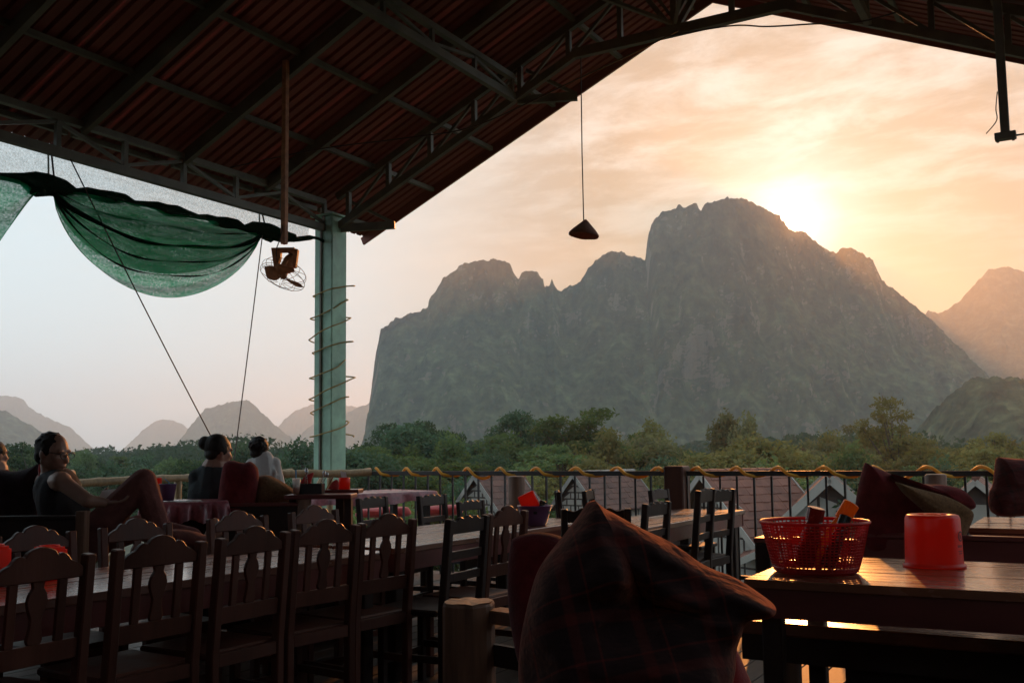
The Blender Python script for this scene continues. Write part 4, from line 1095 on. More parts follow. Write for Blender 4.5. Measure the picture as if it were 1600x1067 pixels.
rt1 = table('glossy plank table at the right carrying the red basket', -1.27, .55, 4.06, 5.12, along='x', n=5, wood='woodtopx', apron=.115, lean=.03)
table('far right plank table with red apron near the railing', -.74, .7, 7.25, 8.45, along='x', n=5, wood='woodtopx', apron=.12)
def bench(label, x0, x1, y0, y1, z, name='bench', wood='woodtopx', rz=0.0, th=.06):
    o = thing(name, label, 'bench', ((x0+x1)/2, (y0+y1)/2, 0), rz); w, d = x1-x0, y1-y0
    MB().bb(-w/2, w/2, -d/2, d/2, z-th, z).build('seat', M[wood], o, world=False, bevel=.008)
    long_x = w > d
    for s in (-.82, 0, .82):
        if long_x: MB().bb(s*w/2-.035, s*w/2+.035, -d/2+.03, d/2-.03, 0, z-th).build('leg', M['wooddark'], o, world=False, bevel=.005)
        else: MB().bb(-w/2+.03, w/2-.03, s*d/2-.035, s*d/2+.035, 0, z-th).build('leg', M['wooddark'], o, world=False, bevel=.005)
    if long_x: MB().bb(-w/2+.1, w/2-.1, -.012, .012, z-th-.09, z-th-.001).build('stretcher', M['wooddark'], o, world=False)
    else: MB().bb(-.012, .012, -d/2+.1, d/2-.1, z-th-.09, z-th-.001).build('stretcher', M['wooddark'], o, world=False)
    return o
bn = bench('long shiny wooden bench showing below the right hand table', -1.52, .6, 4.76, 5.10, .462, th=.06)
MB().bb(-1.5, .58, 4.772, 4.80, .28, .401).build('front_rail', M['wooddark'], bn)
MB().bb(-1.05, .58, 4.90, 4.93, 0.0, .40).build('panel', M['wooddark'], bn)  # added board, hides the sunlit floor so the gap stays dark
bench('plank bench tucked under the second long table', -3.30, -3.06, 5.65, 7.0, .45, wood='woodtop')
bench('light bench seat behind the fifth chair of the front row', -4.9, -4.5, 5.0, 6.0, .45, wood='woodtop')
# settle at the right: its back panel is towards the camera
p0, p1 = at(1338, 842, 6.0), at(1640, 842, 6.3)
st = thing('settle', 'dark red wooden settle seen from behind, below the maroon cushion', 'bench', ((p0.x+p1.x)/2, 6.45, 0))
MB().bb(p0.x, .55, 6.40, 6.44, .12, .735).build('back_panel', M['redwood'], st, bevel=.004)
MB().bb(p0.x-.03, .57, 6.385, 6.455, .737, .765).build('top_rail', M['redwood'], st, bevel=.005)
MB().bb(p0.x, .55, 6.445, 6.95, .40, .45).build('seat', M['redwood'], st, bevel=.005)
for x in (p0.x+.03, -.3, .5): MB().bb(x-.03, x+.03, 6.446, 6.9, 0, .399).build('leg', M['redwood'], st)
# low timber frame by the railing left of the basket
p = ony(1190, 838, 7.6); 
wf = thing('bench_end', 'dark bench end standing behind the corner of the right hand table', 'bench', (p.x, 7.6, 0))
MB().bb(p.x-.02, p.x+.09, 7.5, 7.7, 0, p.z-.04).build('post', M['wooddark'], wf, bevel=.006)
MB().bb(p.x-.03, p.x+.75, 7.48, 7.72, p.z-.035, p.z).build('arm_rest', M['redwood'], wf, bevel=.006)
MB().bb(p.x+.63, p.x+.74, 7.5, 7.7, 0, p.z-.04).build('post', M['wooddark'], wf, bevel=.006)
# log bench in the foreground
q = at(732, 940, 4.35)
lb = thing('log_bench', 'rough bench with a thick log stump as its end post', 'bench', (q.x, q.y, 0))
mb = MB()
nn = 22; rr = [.112*(1+.05*math.sin(k*2.7)+.04*math.sin(k*5.1)) for k in range(nn)]
for z, f in ((0, 1.06), (.3, 1.0), (q.z-.012, .99), (q.z, .95)):
    for k in range(nn): a = 2*PI*k/nn; mb.v.append((q.x+rr[k]*f*math.cos(a), q.y+rr[k]*f*math.sin(a), z))
for i in range(3):
    for k in range(nn): mb.f.append((i*nn+k, i*nn+(k+1) % nn, (i+1)*nn+(k+1) % nn, (i+1)*nn+k))
mb.f.append(tuple(3*nn+k for k in range(nn)))
mb.build('stump', M['log'], lb, smooth=False)
cm_ = MB(); cm_.v = [(q.x+rr[k]*.93*math.cos(2*PI*k/nn), q.y+rr[k]*.93*math.sin(2*PI*k/nn), q.z+.004+.003*math.sin(k*1.9)) for k in range(nn)]+[(q.x, q.y, q.z+.006)]
cm_.f = [(k, (k+1) % nn, nn) for k in range(nn)]
cm_.build('cut_face', M['logend'], lb)
e = at(842, 957, 3.9)
MB().bar(Vector((q.x, q.y, q.z-.055))+RIGHT*.10, Vector((e.x, e.y, q.z-.055))+RIGHT*.3, .11, .055).build('seat_plank', M['log'], lb, bevel=.006)
MB().bar(Vector((q.x, q.y, q.z-.22))+RIGHT*.10, Vector((e.x, e.y, q.z-.22))+RIGHT*.3, .03, .09).build('side_board', M['wooddark'], lb)

# ------------------------------------------------------------------ soft things: an outline gets its own thickness and bulge
def inflate(name, outline, D, thick, material, parent=None, wr=.008, tilt=0.0, rings=9, label=None, cat='cushion', seed=0, k=5, plump=.5, group=None, off=Vector((0, 0, 0)), folds=None):
    """pillow whose outline is seen at distance D; thickness along the viewing direction"""
    P_ = [at(u, v, D) for u, v in outline]; P_ = smooth_pts(P_+[P_[0]], k)[:-1]; n = len(P_)
    c = sum(P_, Vector((0, 0, 0)))/n
    mb = MB(); g = random.Random(seed); ph = [g.uniform(0, 6.28) for _ in range(6)]
    S_ = np.array([1-(i/rings)**1.35*(1-.04) for i in range(rings)]+[.02])
    A = np.array([[tuple(c+(p-c)*s_) for p in P_] for s_ in S_])          # rings+1, n, 3
    R1 = rings+1; H = np.zeros((R1, n))
    dr = np.linalg.norm(np.diff(A, axis=0), axis=2)+1e-5                     # between rings
    da = np.linalg.norm(np.roll(A, -1, 1)-A, axis=2)+1e-5
    ar = dr.mean()*da.mean()
    wr_o = 1/dr[:-1]*da[1:-1]; wr_i = 1/dr[1:]*da[1:-1]; wa_n = .5*(dr[:-1]+dr[1:])/da[1:-1]; wa_p = np.roll(wa_n, 1, 1)
    src = .5*(dr[:-1]+dr[1:])*da[1:-1]; wt = wr_o+wr_i+wa_n+wa_p
    for it in range(700):
        H[1:-1] = (wr_o*H[:-2]+wr_i*H[2:]+wa_n*np.roll(H[1:-1], -1, 1)+wa_p*np.roll(H[1:-1], 1, 1)+src)/wt
        H[-1] = H[-2].mean()
    H = thick*(H/H.max())**plump
    X_ = A @ np.array(RIGHT); Z_ = A[..., 2]
    ww = fbm(X_*9+seed*3.1, Z_*9, X_*0+seed, 3)*wr*1.6+fbm(X_*4+Z_*11+seed, Z_*3-X_*5, X_*0+seed+.5, 2)*wr*1.6
    H = H+ww*np.clip(H/thick*2, 0, 1)
    if folds:
        (fa, fb, amp, wav) = folds; pa, pb = at(fa[0], fa[1], D), at(fb[0], fb[1], D)
        ax_, az_ = (pb-pa).dot(RIGHT), (pb-pa).z; L_ = math.hypot(ax_, az_); ax_ /= L_; az_ /= L_
        qx, qz = X_-pa.dot(RIGHT), Z_-pa.z
        tt = qx*ax_+qz*az_; dd_ = qx*az_-qz*ax_
        dd_ = dd_+.018*fbm(X_*7+seed, Z_*7, X_*0+2.2, 2)
        H = H+amp*np.sin(dd_/wav*2*PI)*np.exp(-np.clip(dd_, 0, 9)/(wav*1.6))*np.clip(tt/L_*3, 0, 1)*np.clip((1.15-tt/L_)*4, 0, 1)*np.clip(H/thick*3, 0, 1)
    for sg in (-1, 1):
        base = len(mb.v)
        for i in range(R1):
            for j in range(n):
                q = Vector(A[i, j]); mb.v.append(tuple(q+FWD*float(H[i, j])*sg+FWD*tilt*(q.z-c.z)+off))
        for i in range(R1-1):
            for j in range(n): mb.f.append((base+i*n+j, base+i*n+(j+1) % n, base+(i+1)*n+(j+1) % n, base+(i+1)*n+j))
        mb.f.append(tuple(base+(R1-1)*n+j for j in range(n)))
    # weld the shared rim
    nv = len(mb.v)//2
    mb.f = [tuple((i-nv if nv <= i < nv+n else i) for i in f) for f in mb.f]
    if parent is None:
        return single(name, mb, material, label, cat, group, smooth=True)
    return mb.build(name, material, parent, smooth=True)
def plaid(name, base, line, scale):
    m = bpy.data.materials.new(name); m.use_nodes = True; t = NT(m.node_tree); t.n.clear()
    co = t('ShaderNodeTexCoord').outputs['Object']
    mp = t('ShaderNodeMapping', {0: co, 'Rotation': (.25, .35, -.52+.1)}).outputs[0]
    sp = t('ShaderNodeSeparateXYZ', {0: mp})
    def bands(s, off):
        q = t.math('FRACT', t.math('ADD', t.math('MULTIPLY', s, scale), off))
        return t.ramp(q, [(0, 0), (.30, 0), (.33, .7), (.47, .7), (.5, .05), (.70, .05), (.715, 1), (.735, 1), (.75, 0)])
    f = t.math('MULTIPLY', t.math('ADD', bands(sp.outputs[0], 0), bands(sp.outputs[2], .3)), .5)
    nn = t('ShaderNodeTexNoise', {'Vector': co, 'Scale': 240.0, 'Detail': 2.0}).outputs[0]
    c = t.mix(f, base, line); c = t.mix(t.math('MULTIPLY', nn, .5), c, (0.0, 0.0, 0.0))
    p = t('ShaderNodeBsdfPrincipled', {'Base Color': c, 'Roughness': .95, 'Sheen Weight': .45, 'Sheen Roughness': .4, 'Sheen Tint': (.9, .22, .1, 1)})
    b = t('ShaderNodeBump', {'Strength': .5, 'Distance': .004, 'Height': t('ShaderNodeTexNoise', {'Vector': co, 'Scale': 60.0, 'Detail': 6.0}).outputs[0]})
    b2 = t('ShaderNodeBump', {'Strength': .7, 'Distance': .03, 'Height': t('ShaderNodeTexNoise', {'Vector': t('ShaderNodeMapping', {0: co, 'Scale': (1, 1, 2.5)}).outputs[0], 'Scale': 7.0, 'Detail': 3.0}).outputs[0], 'Normal': b.outputs[0]})
    t.l.new(b2.outputs[0], p.inputs['Normal'])
    t.l.new(p.outputs[0], t('ShaderNodeOutputMaterial').inputs[0]); return m
M['plaid'] = plaid('plaid_wool', (.028, .009, .009), (.20, .022, .014), 7.0)
M['plaid2'] = plaid('red_plaid', (.10, .012, .012), (.02, .016, .016), 9.0)
# the big plaid cushion in the foreground on a plain box seat
inflate('floor_cushion', [(929, 781), (942, 792), (962, 803), (1000, 824), (1050, 848), (1100, 882), (1150, 903), (1185, 925), (1206, 943), (1197, 958), (1168, 966), (1152, 985), (1140, 1040), (1120, 1110),
                          (1060, 1180), (960, 1200), (860, 1170), (815, 1090), (812, 1010), (828, 930), (845, 884), (880, 838), (905, 806), (918, 786)], 2.35, .27, M['plaid'], wr=.04, label='large dark plaid triangular cushion in the foreground, its crest glowing orange', k=7, rings=40, plump=.5, folds=((945, 800), (1190, 935), .022, .075))
inflate('floor_cushion', [(1140, 1000), (1150, 1012), (1172, 1062), (1190, 1110), (1150, 1140), (1090, 1130), (1080, 1070), (1110, 1010)], 2.55, .08, M['redcloth'], label='bright red cushion corner showing at the bottom below the plaid cushion', seed=2)
inflate('floor_cushion', [(800, 842), (812, 836), (840, 831), (872, 836), (886, 850), (892, 900), (890, 980), (880, 1040), (820, 1050), (800, 990), (793, 920), (795, 870)], 2.95, .10, M['maroon'], label='dark maroon cushion with a red top just left of the plaid cushion', seed=3)
inflate('floor_cushion', [(1180, 1012), (1215, 1006), (1260, 1012), (1300, 1010), (1345, 1020), (1350, 1034), (1300, 1036), (1240, 1034), (1190, 1030)], 5.3, .12, M['redcloth'], label='crumpled red cushion lying on the floor under the bench', seed=31, wr=.02)
# seat under the foreground cushions
q0 = at(1000, 1180, 2.5)
bx = thing('box_seat', 'dark box seat under the foreground cushions', 'seat', (q0.x, q0.y, 0), YAW)
MB().bb(-.5, .45, -.3, .5, .30, .36).build('top_board', M['wooddark'], bx, world=False, bevel=.006)
for sx in (-.44, .39):
    for sy in (-.24, .44): MB().bb(sx-.04, sx+.04, sy-.04, sy+.04, 0, .299).build('leg', M['wooddark'], bx, world=False)
# right hand cushions
cu = thing('triangle_cushion', 'maroon and brown triangular cushion leaning on the settle', 'cushion', tuple(at(1430, 800, 6.15))[:2]+(.76,))
inflate('body', [(1352, 722), (1362, 727), (1385, 737), (1408, 749), (1440, 772), (1475, 800), (1500, 835), (1485, 866), (1420, 870), (1360, 868), (1342, 840), (1336, 800), (1343, 757)], 6.2, .14, M['maroon'], cu, seed=4, wr=.014, rings=14)
inflate('top_roll', [(1392, 740), (1440, 755), (1470, 757), (1500, 763), (1517, 777), (1524, 792), (1510, 796), (1480, 782), (1440, 768), (1405, 752)], 6.12, .09, M['maroon'], cu, seed=5, wr=.008)
inflate('side_panel', [(1398, 752), (1435, 763), (1475, 774), (1505, 788), (1521, 803), (1514, 826), (1502, 846), (1475, 826), (1440, 796), (1412, 770)], 6.0, .06, M['browncord'], cu, seed=7, wr=.01)
inflate('triangle_cushion', [(1560, 714), (1580, 716), (1612, 722), (1640, 760), (1640, 800), (1600, 806), (1562, 806), (1549, 795), (1547, 772), (1553, 758), (1557, 735)], 6.1, .12, M['plaid2'], label='red plaid cushion cut off by the right edge of the picture', seed=6)

# ------------------------------------------------------------------ things on the right hand table
b0 = onz(1275, 893, .752)
bk = thing('plastic_basket', 'round red plastic mesh basket full of sauce bottles', 'basket', (b0.x, b0.y, .752))
sc = (b0.x*-_s+b0.y*_c)/FPX
RT_, RB_, HB_ = 80*sc, 60*sc, 76*sc
me_ = MB(); nw, nh = 66, 17
me_.lathe([(.0, .0), (RB_*.96, 0), (RB_, .006), (RB_, .012), (RB_-.004, .012), (0, .008)], 40).build('base', M['pinkplastic'], bk, world=False, smooth=True)
wall = MB()
def brad(z): return RB_+(RT_-RB_)*(z/HB_)**.8
for k in range(nw):
    a = 2*PI*k/nw; wall.tube([(brad(z)*math.cos(a), brad(z)*math.sin(a), z) for z in np.linspace(.008, HB_, 7)], .003 if k % 11 else .006, 4)
for j in range(nh):
    z = .012+(HB_-.015)*j/(nh-1); r = brad(z); wall.tube([(r*math.cos(2*PI*k/44), r*math.sin(2*PI*k/44), z) for k in range(45)], .0031, 4, cap=False)
wall.build('mesh_wall', M['pinkplastic'], bk, world=False)
MB().lathe([(brad(.0)+.002, .004), (brad(.03)+.003, .03), (brad(.03)-.002, .03), (brad(.0)-.003, .004)], 40, closed=True).build('solid_band', M['pinkplastic'], bk, world=False, smooth=True)
MB().lathe([(RT_-.003, HB_-.002), (RT_+.008, HB_-.004), (RT_+.010, HB_+.004), (RT_+.003, HB_+.009), (RT_-.004, HB_+.005)], 44, closed=True).build('rim', M['pinkplastic'], bk, world=False, smooth=True)
def bottle(label, a, b, r, body, capm, name='sauce_bottle', capr=1.05, capl=.28):
    a, b = Vector(a), Vector(b); d = (b-a); L = d.length; Q_ = d.to_track_quat('Z', 'Y').to_matrix()
    o = thing(name, label, 'bottle', tuple(a))
    MB().lathe([(.001, 0), (r*.92, .002), (r, .01), (r, L*(.62-capl*.3)), (r*.8, L*.68), (r*.62, L*(1-capl)), (.001, L*(1-capl)+.002)], 20, a, Q_).build('body', body, o, smooth=True)
    MB().lathe([(.001, L*(1-capl)), (r*capr*.8, L*(1-capl)+.001), (r*capr*.82, L*.99), (r*capr*.7, L), (.001, L)], 18, a, Q_).build('cap', capm, o)
    return o
zb = .775
def inb(dx, dy): return Vector((b0.x, b0.y, zb))+RIGHT*dx+FWD*dy
tD = -b0.x*_s+b0.y*_c
bottle('dark red sauce bottle leaning in the basket', inb(-.045, .02), at(1276, 793, tD-.02), .040, M['maroonbottle'], M['maroonbottle'], capr=1.15, capl=.22)
bottle('amber sauce bottle with orange cap in the basket', inb(.0, .03), at(1331, 786, tD+.03), .036, M['amber'], M['amber'], capr=1.2, capl=.26)
bottle('black soy bottle low in the basket', inb(.03, -.05), at(1322, 806, tD-.02), .03, M['bottledark'], M['bottledark'], capl=.2)
t0 = onz(1460, 884, .752); s2 = (-t0.x*_s+t0.y*_c)/FPX
td = thing('tissue_dispenser', 'glowing red plastic tissue dispenser on the right hand table', 'dispenser', (t0.x, t0.y, .752), YAW)
rr_ = 43*s2; hh_ = 79*s2
MB().lathe([(rr_*1.06, 0), (rr_*1.07, .006), (rr_*.99, .012), (rr_*.98, .02), (rr_*.955, hh_*.6), (rr_*.93, hh_*.93), (rr_*.88, hh_*.985), (rr_*.8, hh_), (rr_*.55, hh_*.998), (rr_*.52, hh_*.975), (.001, hh_*.975)], 40, (0, 0, 0)).build('cover', M['redplastic'], td, world=False, smooth=True)
MB().lathe([(rr_*.30, hh_*.976), (rr_*.30, hh_*1.004), (rr_*.22, hh_*1.004), (rr_*.22, hh_*.976)], 24, closed=True).build('slot_ring', M['redplastic'], td, world=False)
# printed emblem and lettering on its side
def on_cyl(a, z, r): return Vector((r*math.sin(a), -r*math.cos(a), z))
pr = MB(); a0 = .78; rz_ = rr_*.958+.001
def patch(a1, a2, z1, z2, r=rz_):
    n = 4; vs = []
    for i in range(n+1):
        a = a1+(a2-a1)*i/n
        for z in (z1, z2): vs.append(on_cyl(a, z, r*(1+.012*(1-(z/hh_)))))
    pr.add(vs, [(2*i, 2*i+1, 2*i+3, 2*i+2) for i in range(n)])
for k in range(20):      # round emblem
    an = 2*PI*k/20; ca, cz_ = a0+.16*math.cos(an), hh_*.60+hh_*.085*math.sin(an)
    patch(ca-.03, ca+.03, cz_-.003, cz_+.003)
patch(a0-.07, a0+.02, hh_*.585, hh_*.62); patch(a0-.02, a0+.07, hh_*.555, hh_*.585); patch(a0-.08, a0-.04, hh_*.56, hh_*.64)
for j, (zz, wd_, hz_) in enumerate(((.415, .36, .045), (.32, .30, .022), (.275, .26, .02))):
    q_ = a0-wd_/1.6
    for k in range(7 if j == 0 else 9):
        wq = wd_/(7 if j == 0 else 9)*(1.0 if k % 3 else .8); patch(q_, q_+wq*.68, hh_*zz-hh_*hz_*.5, hh_*zz+hh_*hz_*.5); q_ += wq
pr.build('printed_emblem', M['labelpaint'], td, world=False)
# red tissue boxes on the long table at the left
def tissue_box(label, u, v, wpx, hpx):
    a = onz(u, v, .752); D_ = -a.x*_s+a.y*_c; w_ = wpx*D_/FPX; h_ = hpx*D_/FPX
    o = thing('tissue_box', label, 'tissue box', (a.x, a.y, .752), YAW-.5)
    MB().bb(-w_/2, w_/2, -w_*.32, w_*.32, 0, h_).build('box', M['redplastic'], o, world=False, bevel=.012, seg=3)
    MB().lathe([(w_*.30, h_), (w_*.30, h_+.006), (w_*.25, h_+.006), (w_*.25, h_)], 20, closed=True).build('opening_rim', M['redplastic'], o, world=False)
    return o
tissue_box('red tissue box on the long table behind the first chair', 76, 905, 50, 50)
tissue_box('red tissue box on the long table at the left edge of the picture', -12, 916, 50, 62)
# purple bowl on the second table
pb = onz(836, 820, .752); D_ = -pb.x*_s+pb.y*_c; s_ = D_/FPX
bw_ = thing('plastic_bowl', 'purple plastic basket with a red box and bottles on the second table', 'basket', (pb.x, pb.y, .752))
MB().lathe([(.0, 0), (17*s_, 0), (22*s_, 14*s_), (26*s_, 28*s_), (28*s_, 29*s_), (27*s_, 30.5*s_), (24.5*s_, 29*s_), (20.5*s_, 14*s_), (15*s_, 3*s_), (0, 3*s_)], 32).build('bowl', M['purple'], bw_, world=False, smooth=True)
for k in range(6):
    a = 2*PI*k/6; MB().bb(-.012, .012, -.002, .002, 18*s_, 22*s_).build('slot', M['black'], bw_, world=False).matrix_basis = Matrix.Translation((25.0*s_*math.cos(a), 25.0*s_*math.sin(a), 0)) @ Matrix.Rotation(a+PI/2, 4, 'Z')
rb = at(826, 783, D_)
single('napkin_pack', MB().box(tuple(rb), (.125, .05, .12), Matrix.Rotation(YAW, 3, 'Z') @ Matrix.Rotation(-.42, 3, 'Y')), M['redplastic'], 'red napkin pack tilted in the purple basket', 'napkin pack', bevel=.006)
bottle('small dark bottle lying in the purple basket', at(842, 800, D_), at(849, 782, D_), .028, M['bottledark'], M['bottledark'])

# ------------------------------------------------------------------ people
def remesh(o, vox, it=6, fac=.5):
    r = o.modifiers.new('surface', 'REMESH'); r.mode = 'VOXEL'; r.voxel_size = vox; r.use_smooth_shade = True
    sm_ = o.modifiers.new('soften', 'SMOOTH'); sm_.iterations = it; sm_.factor = fac
    return o
def basis(f, up=UP):
    f = f.normalized(); r = f.cross(up).normalized(); u = r.cross(f)
    return r, f, u, Matrix((r, f, u)).transposed()
def head(mb, c, f, s=1.0, nb=None, up=UP):
    r, f, u, B = basis(f, up)
    mb.ell(c+u*.012*s-f*.010*s, (.074*s, .094*s, .098*s), B, 16, 12)
    mb.ell(c-u*.035*s+f*.028*s, (.060*s, .064*s, .075*s), B, 14, 10)
    mb.ell(c-u*.098*s+f*.066*s, (.028*s, .024*s, .020*s), B, 10, 8)                       # chin
    mb.cap(c-u*.008*s+f*.082*s, c-u*.042*s+f*.104*s, .010*s, .013*s)                         # nose
    mb.ell(c-u*.070*s+f*.082*s, (.024*s, .014*s, .011*s), B, 10, 8)                          # lips
    for k in (-1, 1):
        mb.ell(c+u*.016*s+f*.074*s+r*k*.03*s, (.026*s, .014*s, .011*s), B, 8, 6)             # brow
        mb.ell(c-u*.012*s-f*.012*s+r*k*.076*s, (.010*s, .022*s, .032*s), B, 8, 6)            # ear
        mb.ell(c-u*.03*s+f*.055*s+r*k*.036*s, (.026*s, .026*s, .026*s), B, 8, 6)             # cheek
        mb.cap(c-u*.095*s+f*.04*s, c-u*.055*s-f*.01*s+r*k*.05*s, .026*s, .026*s)              # jaw line
    if nb is not None: mb.cap(c-u*.05*s-f*.022*s, nb, .050*s, .056*s)
def hand(mb, w, d, palm_n, s=1.0, curl=.7):
    """wrist w, pointing along d, palm facing palm_n"""
    d = d.normalized(); side = d.cross(palm_n).normalized(); pn = side.cross(d).normalized()
    B = Matrix((side, d, pn)).transposed()
    mb.ell(w+d*.045*s, (.040*s, .052*s, .016*s), B, 12, 8)
    for k, (o_, L) in enumerate(((-.030, .070), (-.010, .080), (.011, .075), (.030, .058))):
        p = w+d*.085*s+side*o_*s; dd_ = d
        for j, q in enumerate((.45, .32, .23)):
            ang_ = curl*(.35+.4*j); dd_ = (d*math.cos(ang_)+pn*math.sin(ang_)).normalized()
            e_ = p+dd_*L*q*s; mb.cap(p, e_, (.0095-.001*j)*s, (.0088-.001*j)*s, 8); p = e_
    p = w+d*.022*s-side*.032*s; e_ = p+(d*.6-side*.7+pn*.35).normalized()*.038*s; mb.cap(p, e_, .012*s, .010*s, 8)
    mb.cap(e_, e_+(d*.85-side*.2+pn*.4).normalized()*.03*s, .010*s, .0085*s, 8)

# --- the reading man
DM = 6.2
mm = lambda u, v, d=0.0: at(u, v, DM+d)
hd = mm(84, 706); fd = (RIGHT*.93-FWD*.28-UP*.16).normalized(); nb = mm(80, 742, .02)
man = thing('person', 'person with glasses and short hair reclining with a raised knee, reading a menu', 'person', tuple(mm(110, 868)))
sh_r, sh_l = mm(96, 752, -.16), mm(70, 752, .17)
hip = mm(118, 850, .02); hip_r, hip_l = mm(122, 856, -.10), mm(124, 854, .12)
kn_r = mm(224, 752, -.10); an_r = mm(252, 838, -.06)
kn_l = mm(218, 824, .14); an_l = mm(318, 846, .10)
el_r, wr_r = mm(137, 782, -.24), mm(168, 786, -.16)
el_l, wr_l = mm(118, 792, .30), mm(160, 782, .14)
b_ = MB(); head(b_, hd, fd, 1.06, nb)
ch = nb.lerp(hip, .35)
b_.cap(nb+UP*-.02, nb.lerp(hip, .2), .07, .12); b_.ell(ch, (.165, .115, .19), basis(RIGHT)[3] if False else Matrix.Rotation(YAW, 3, 'Z') @ Matrix.Rotation(PI/2, 3, 'Z'), 16, 12)
b_.cap(nb.lerp(hip, .3), hip, .125, .135)
b_.cap(sh_l, sh_r, .062, .062)
for a_, e_, w_ in ((sh_r, el_r, wr_r), (sh_l, el_l, wr_l)):
    b_.cap(a_, e_, .052, .042); b_.cap(e_, w_, .042, .028)
b_.cap(hip_r, kn_r, .088, .062); b_.cap(kn_r, an_r, .058, .04); b_.cap(hip_l, kn_l, .088, .062); b_.cap(kn_l, an_l, .058, .04)
b_.cap(an_r, an_r+RIGHT*.17-UP*.03, .038, .03); b_.cap(an_l, an_l+RIGHT*.10+UP*.06, .038, .03); b_.cap(an_l+RIGHT*.02, an_l+RIGHT*.07+UP*.12, .034, .028)
hand(b_, wr_r, (RIGHT*.9+UP*.1), UP, 1.0, .8); hand(b_, wr_l, (RIGHT*.9+UP*.25-FWD*.2), -FWD, 1.0, .7)
remesh(b_.build('body', M['skin'], man, smooth=True), .0062, 5)
h_ = MB(); r_, f_, u_, B_ = basis(fd)
h_.ell(hd+u_*.030-f_*.030, (.088, .098, .092), B_, 18, 12); h_.ell(hd-u_*.03-f_*.062, (.076, .052, .062), B_, 14, 10)
for k in (-1, 1): h_.ell(hd+u_*.004-f_*.0+r_*k*.068, (.022, .032, .030), B_, 8, 6)
for k in range(60):
    a_ = random.uniform(0, 6.28); q_ = random.uniform(-.2, 1); p_ = hd+u_*.030-f_*.030+B_ @ Vector((.088*math.cos(a_)*math.sqrt(1-min(.98, q_*q_)), .096*math.sin(a_)*math.sqrt(1-min(.98, q_*q_)), .09*q_))
    if (p_-hd).dot(f_) < .04: h_.ell(p_, (.011, .011, .008), B_, 6, 5)
remesh(h_.build('hair', M['hair'], man, smooth=True), .006, 3)
gl = MB(); 
for k in (-1, 1):
    c_ = hd+f_*.108+r_*k*.034-u_*.006
    gl.tube([c_+r_*.026*math.cos(2*PI*j/20)+u_*.019*math.sin(2*PI*j/20) for j in range(21)], .0026, 5, cap=False)
    gl.tube([c_+r_*k*.028+u_*.008, hd+r_*k*.082-f_*.01+u_*.004], .0026, 5)
gl.tube([hd+f_*.111-r_*.009-u_*.003, hd+f_*.111+r_*.009-u_*.003], .0026, 5)
gl.build('glasses', M['black'], man)
c_ = MB(); c_.cap(nb.lerp(hip, .22), hip, .138, .15); c_.cap(sh_l.lerp(sh_r, .22)+UP*.01, sh_l.lerp(sh_r, .78)+UP*.01, .06, .06); c_.ell(ch, (.178, .128, .20), Matrix.Rotation(YAW+PI/2, 3, 'Z'), 16, 12)
remesh(c_.build('tank_top', M['tank'], man, smooth=True), .01, 4)
c_ = MB()
c_.cap(hip+RIGHT*-.03, hip+RIGHT*.05, .15, .14); c_.cap(hip_r, kn_r, .108, .080); c_.cap(kn_r, kn_r.lerp(an_r, .86), .078, .072); c_.cap(hip_l, kn_l, .108, .084); c_.cap(kn_l, kn_l.lerp(an_l, .8), .082, .075)
for k in range(9):
    q_ = k/8; p_ = hip_r.lerp(kn_r, q_); c_.ell(p_-UP*.05+FWD*random.uniform(-.04, .04), (.05, .03, .06), None, 8, 6)
remesh(c_.build('trousers', M['trousers'], man, smooth=True), .009, 4)
mn = thing('menu', 'white menu sheet propped on the thighs of the reading man', 'menu', tuple(mm(170, 778)))
pts_ = [mm(152, 782, -.02), mm(160, 766, .03), mm(188, 763, .06), mm(184, 778, -.0)]
MB().add(pts_+[p-FWD*.006-UP*.003 for p in pts_], [(0, 1, 2, 3), (7, 6, 5, 4), (0, 4, 5, 1), (1, 5, 6, 2), (2, 6, 7, 3), (3, 7, 4, 0)]).build('sheet', M['paper'], mn)

# --- the woman with a bun
DW = 7.3
wm = lambda u, v, d=0.0: at(u, v, DW+d)
hd = wm(343, 703); fd = (RIGHT*.72+FWD*.66-UP*.18).normalized(); nb = wm(336, 733, .0)
wo = thing('person', 'person with a dark hair bun in a grey shirt, seen from behind', 'person', tuple(wm(330, 868)))
sh_l, sh_r = wm(309, 748, .03), wm(364, 747, .10); hip = wm(330, 856, .05)
b_ = MB(); head(b_, hd, fd, .98, nb)
b_.cap(nb, hip, .10, .14); b_.cap(sh_l, sh_r, .055, .055)
el_l, wr_l = wm(304, 800, .15), wm(335, 815, .36); el_r, wr_r = wm(375, 798, .28), wm(352, 812, .48)
for a_, e_, w_ in ((sh_l, el_l, wr_l), (sh_r, el_r, wr_r)): b_.cap(a_, e_, .045, .036); b_.cap(e_, w_, .036, .025); hand(b_, w_, (FWD*.7+RIGHT*.2), UP, .9, .8)
for du, dd_ in ((-.09, 0), (.09, 0)):
    k_ = hip+RIGHT*(du*2.2)+FWD*.42+UP*.02; b_.cap(hip+RIGHT*du, k_, .085, .06); b_.cap(k_, hip+RIGHT*(-du*.6)+FWD*.5-UP*.05, .055, .04)
    b_.cap(hip+RIGHT*(-du*.6)+FWD*.5-UP*.05, hip+RIGHT*(-du*1.6)+FWD*.56-UP*.06, .036, .028)
remesh(b_.build('body', M['skin'], wo, smooth=True), .0065, 5)
r_, f_, u_, B_ = basis(fd); h_ = MB()
h_.ell(hd+u_*.026-f_*.026, (.086, .096, .090), B_, 18, 12); h_.ell(hd-u_*.035-f_*.058, (.070, .046, .05), B_, 12, 8)
bun = wm(320, 692, -.03); h_.ell(bun, (.048, .048, .052), B_, 12, 10); h_.cap(bun, hd+u_*.03-f_*.06, .022, .04)
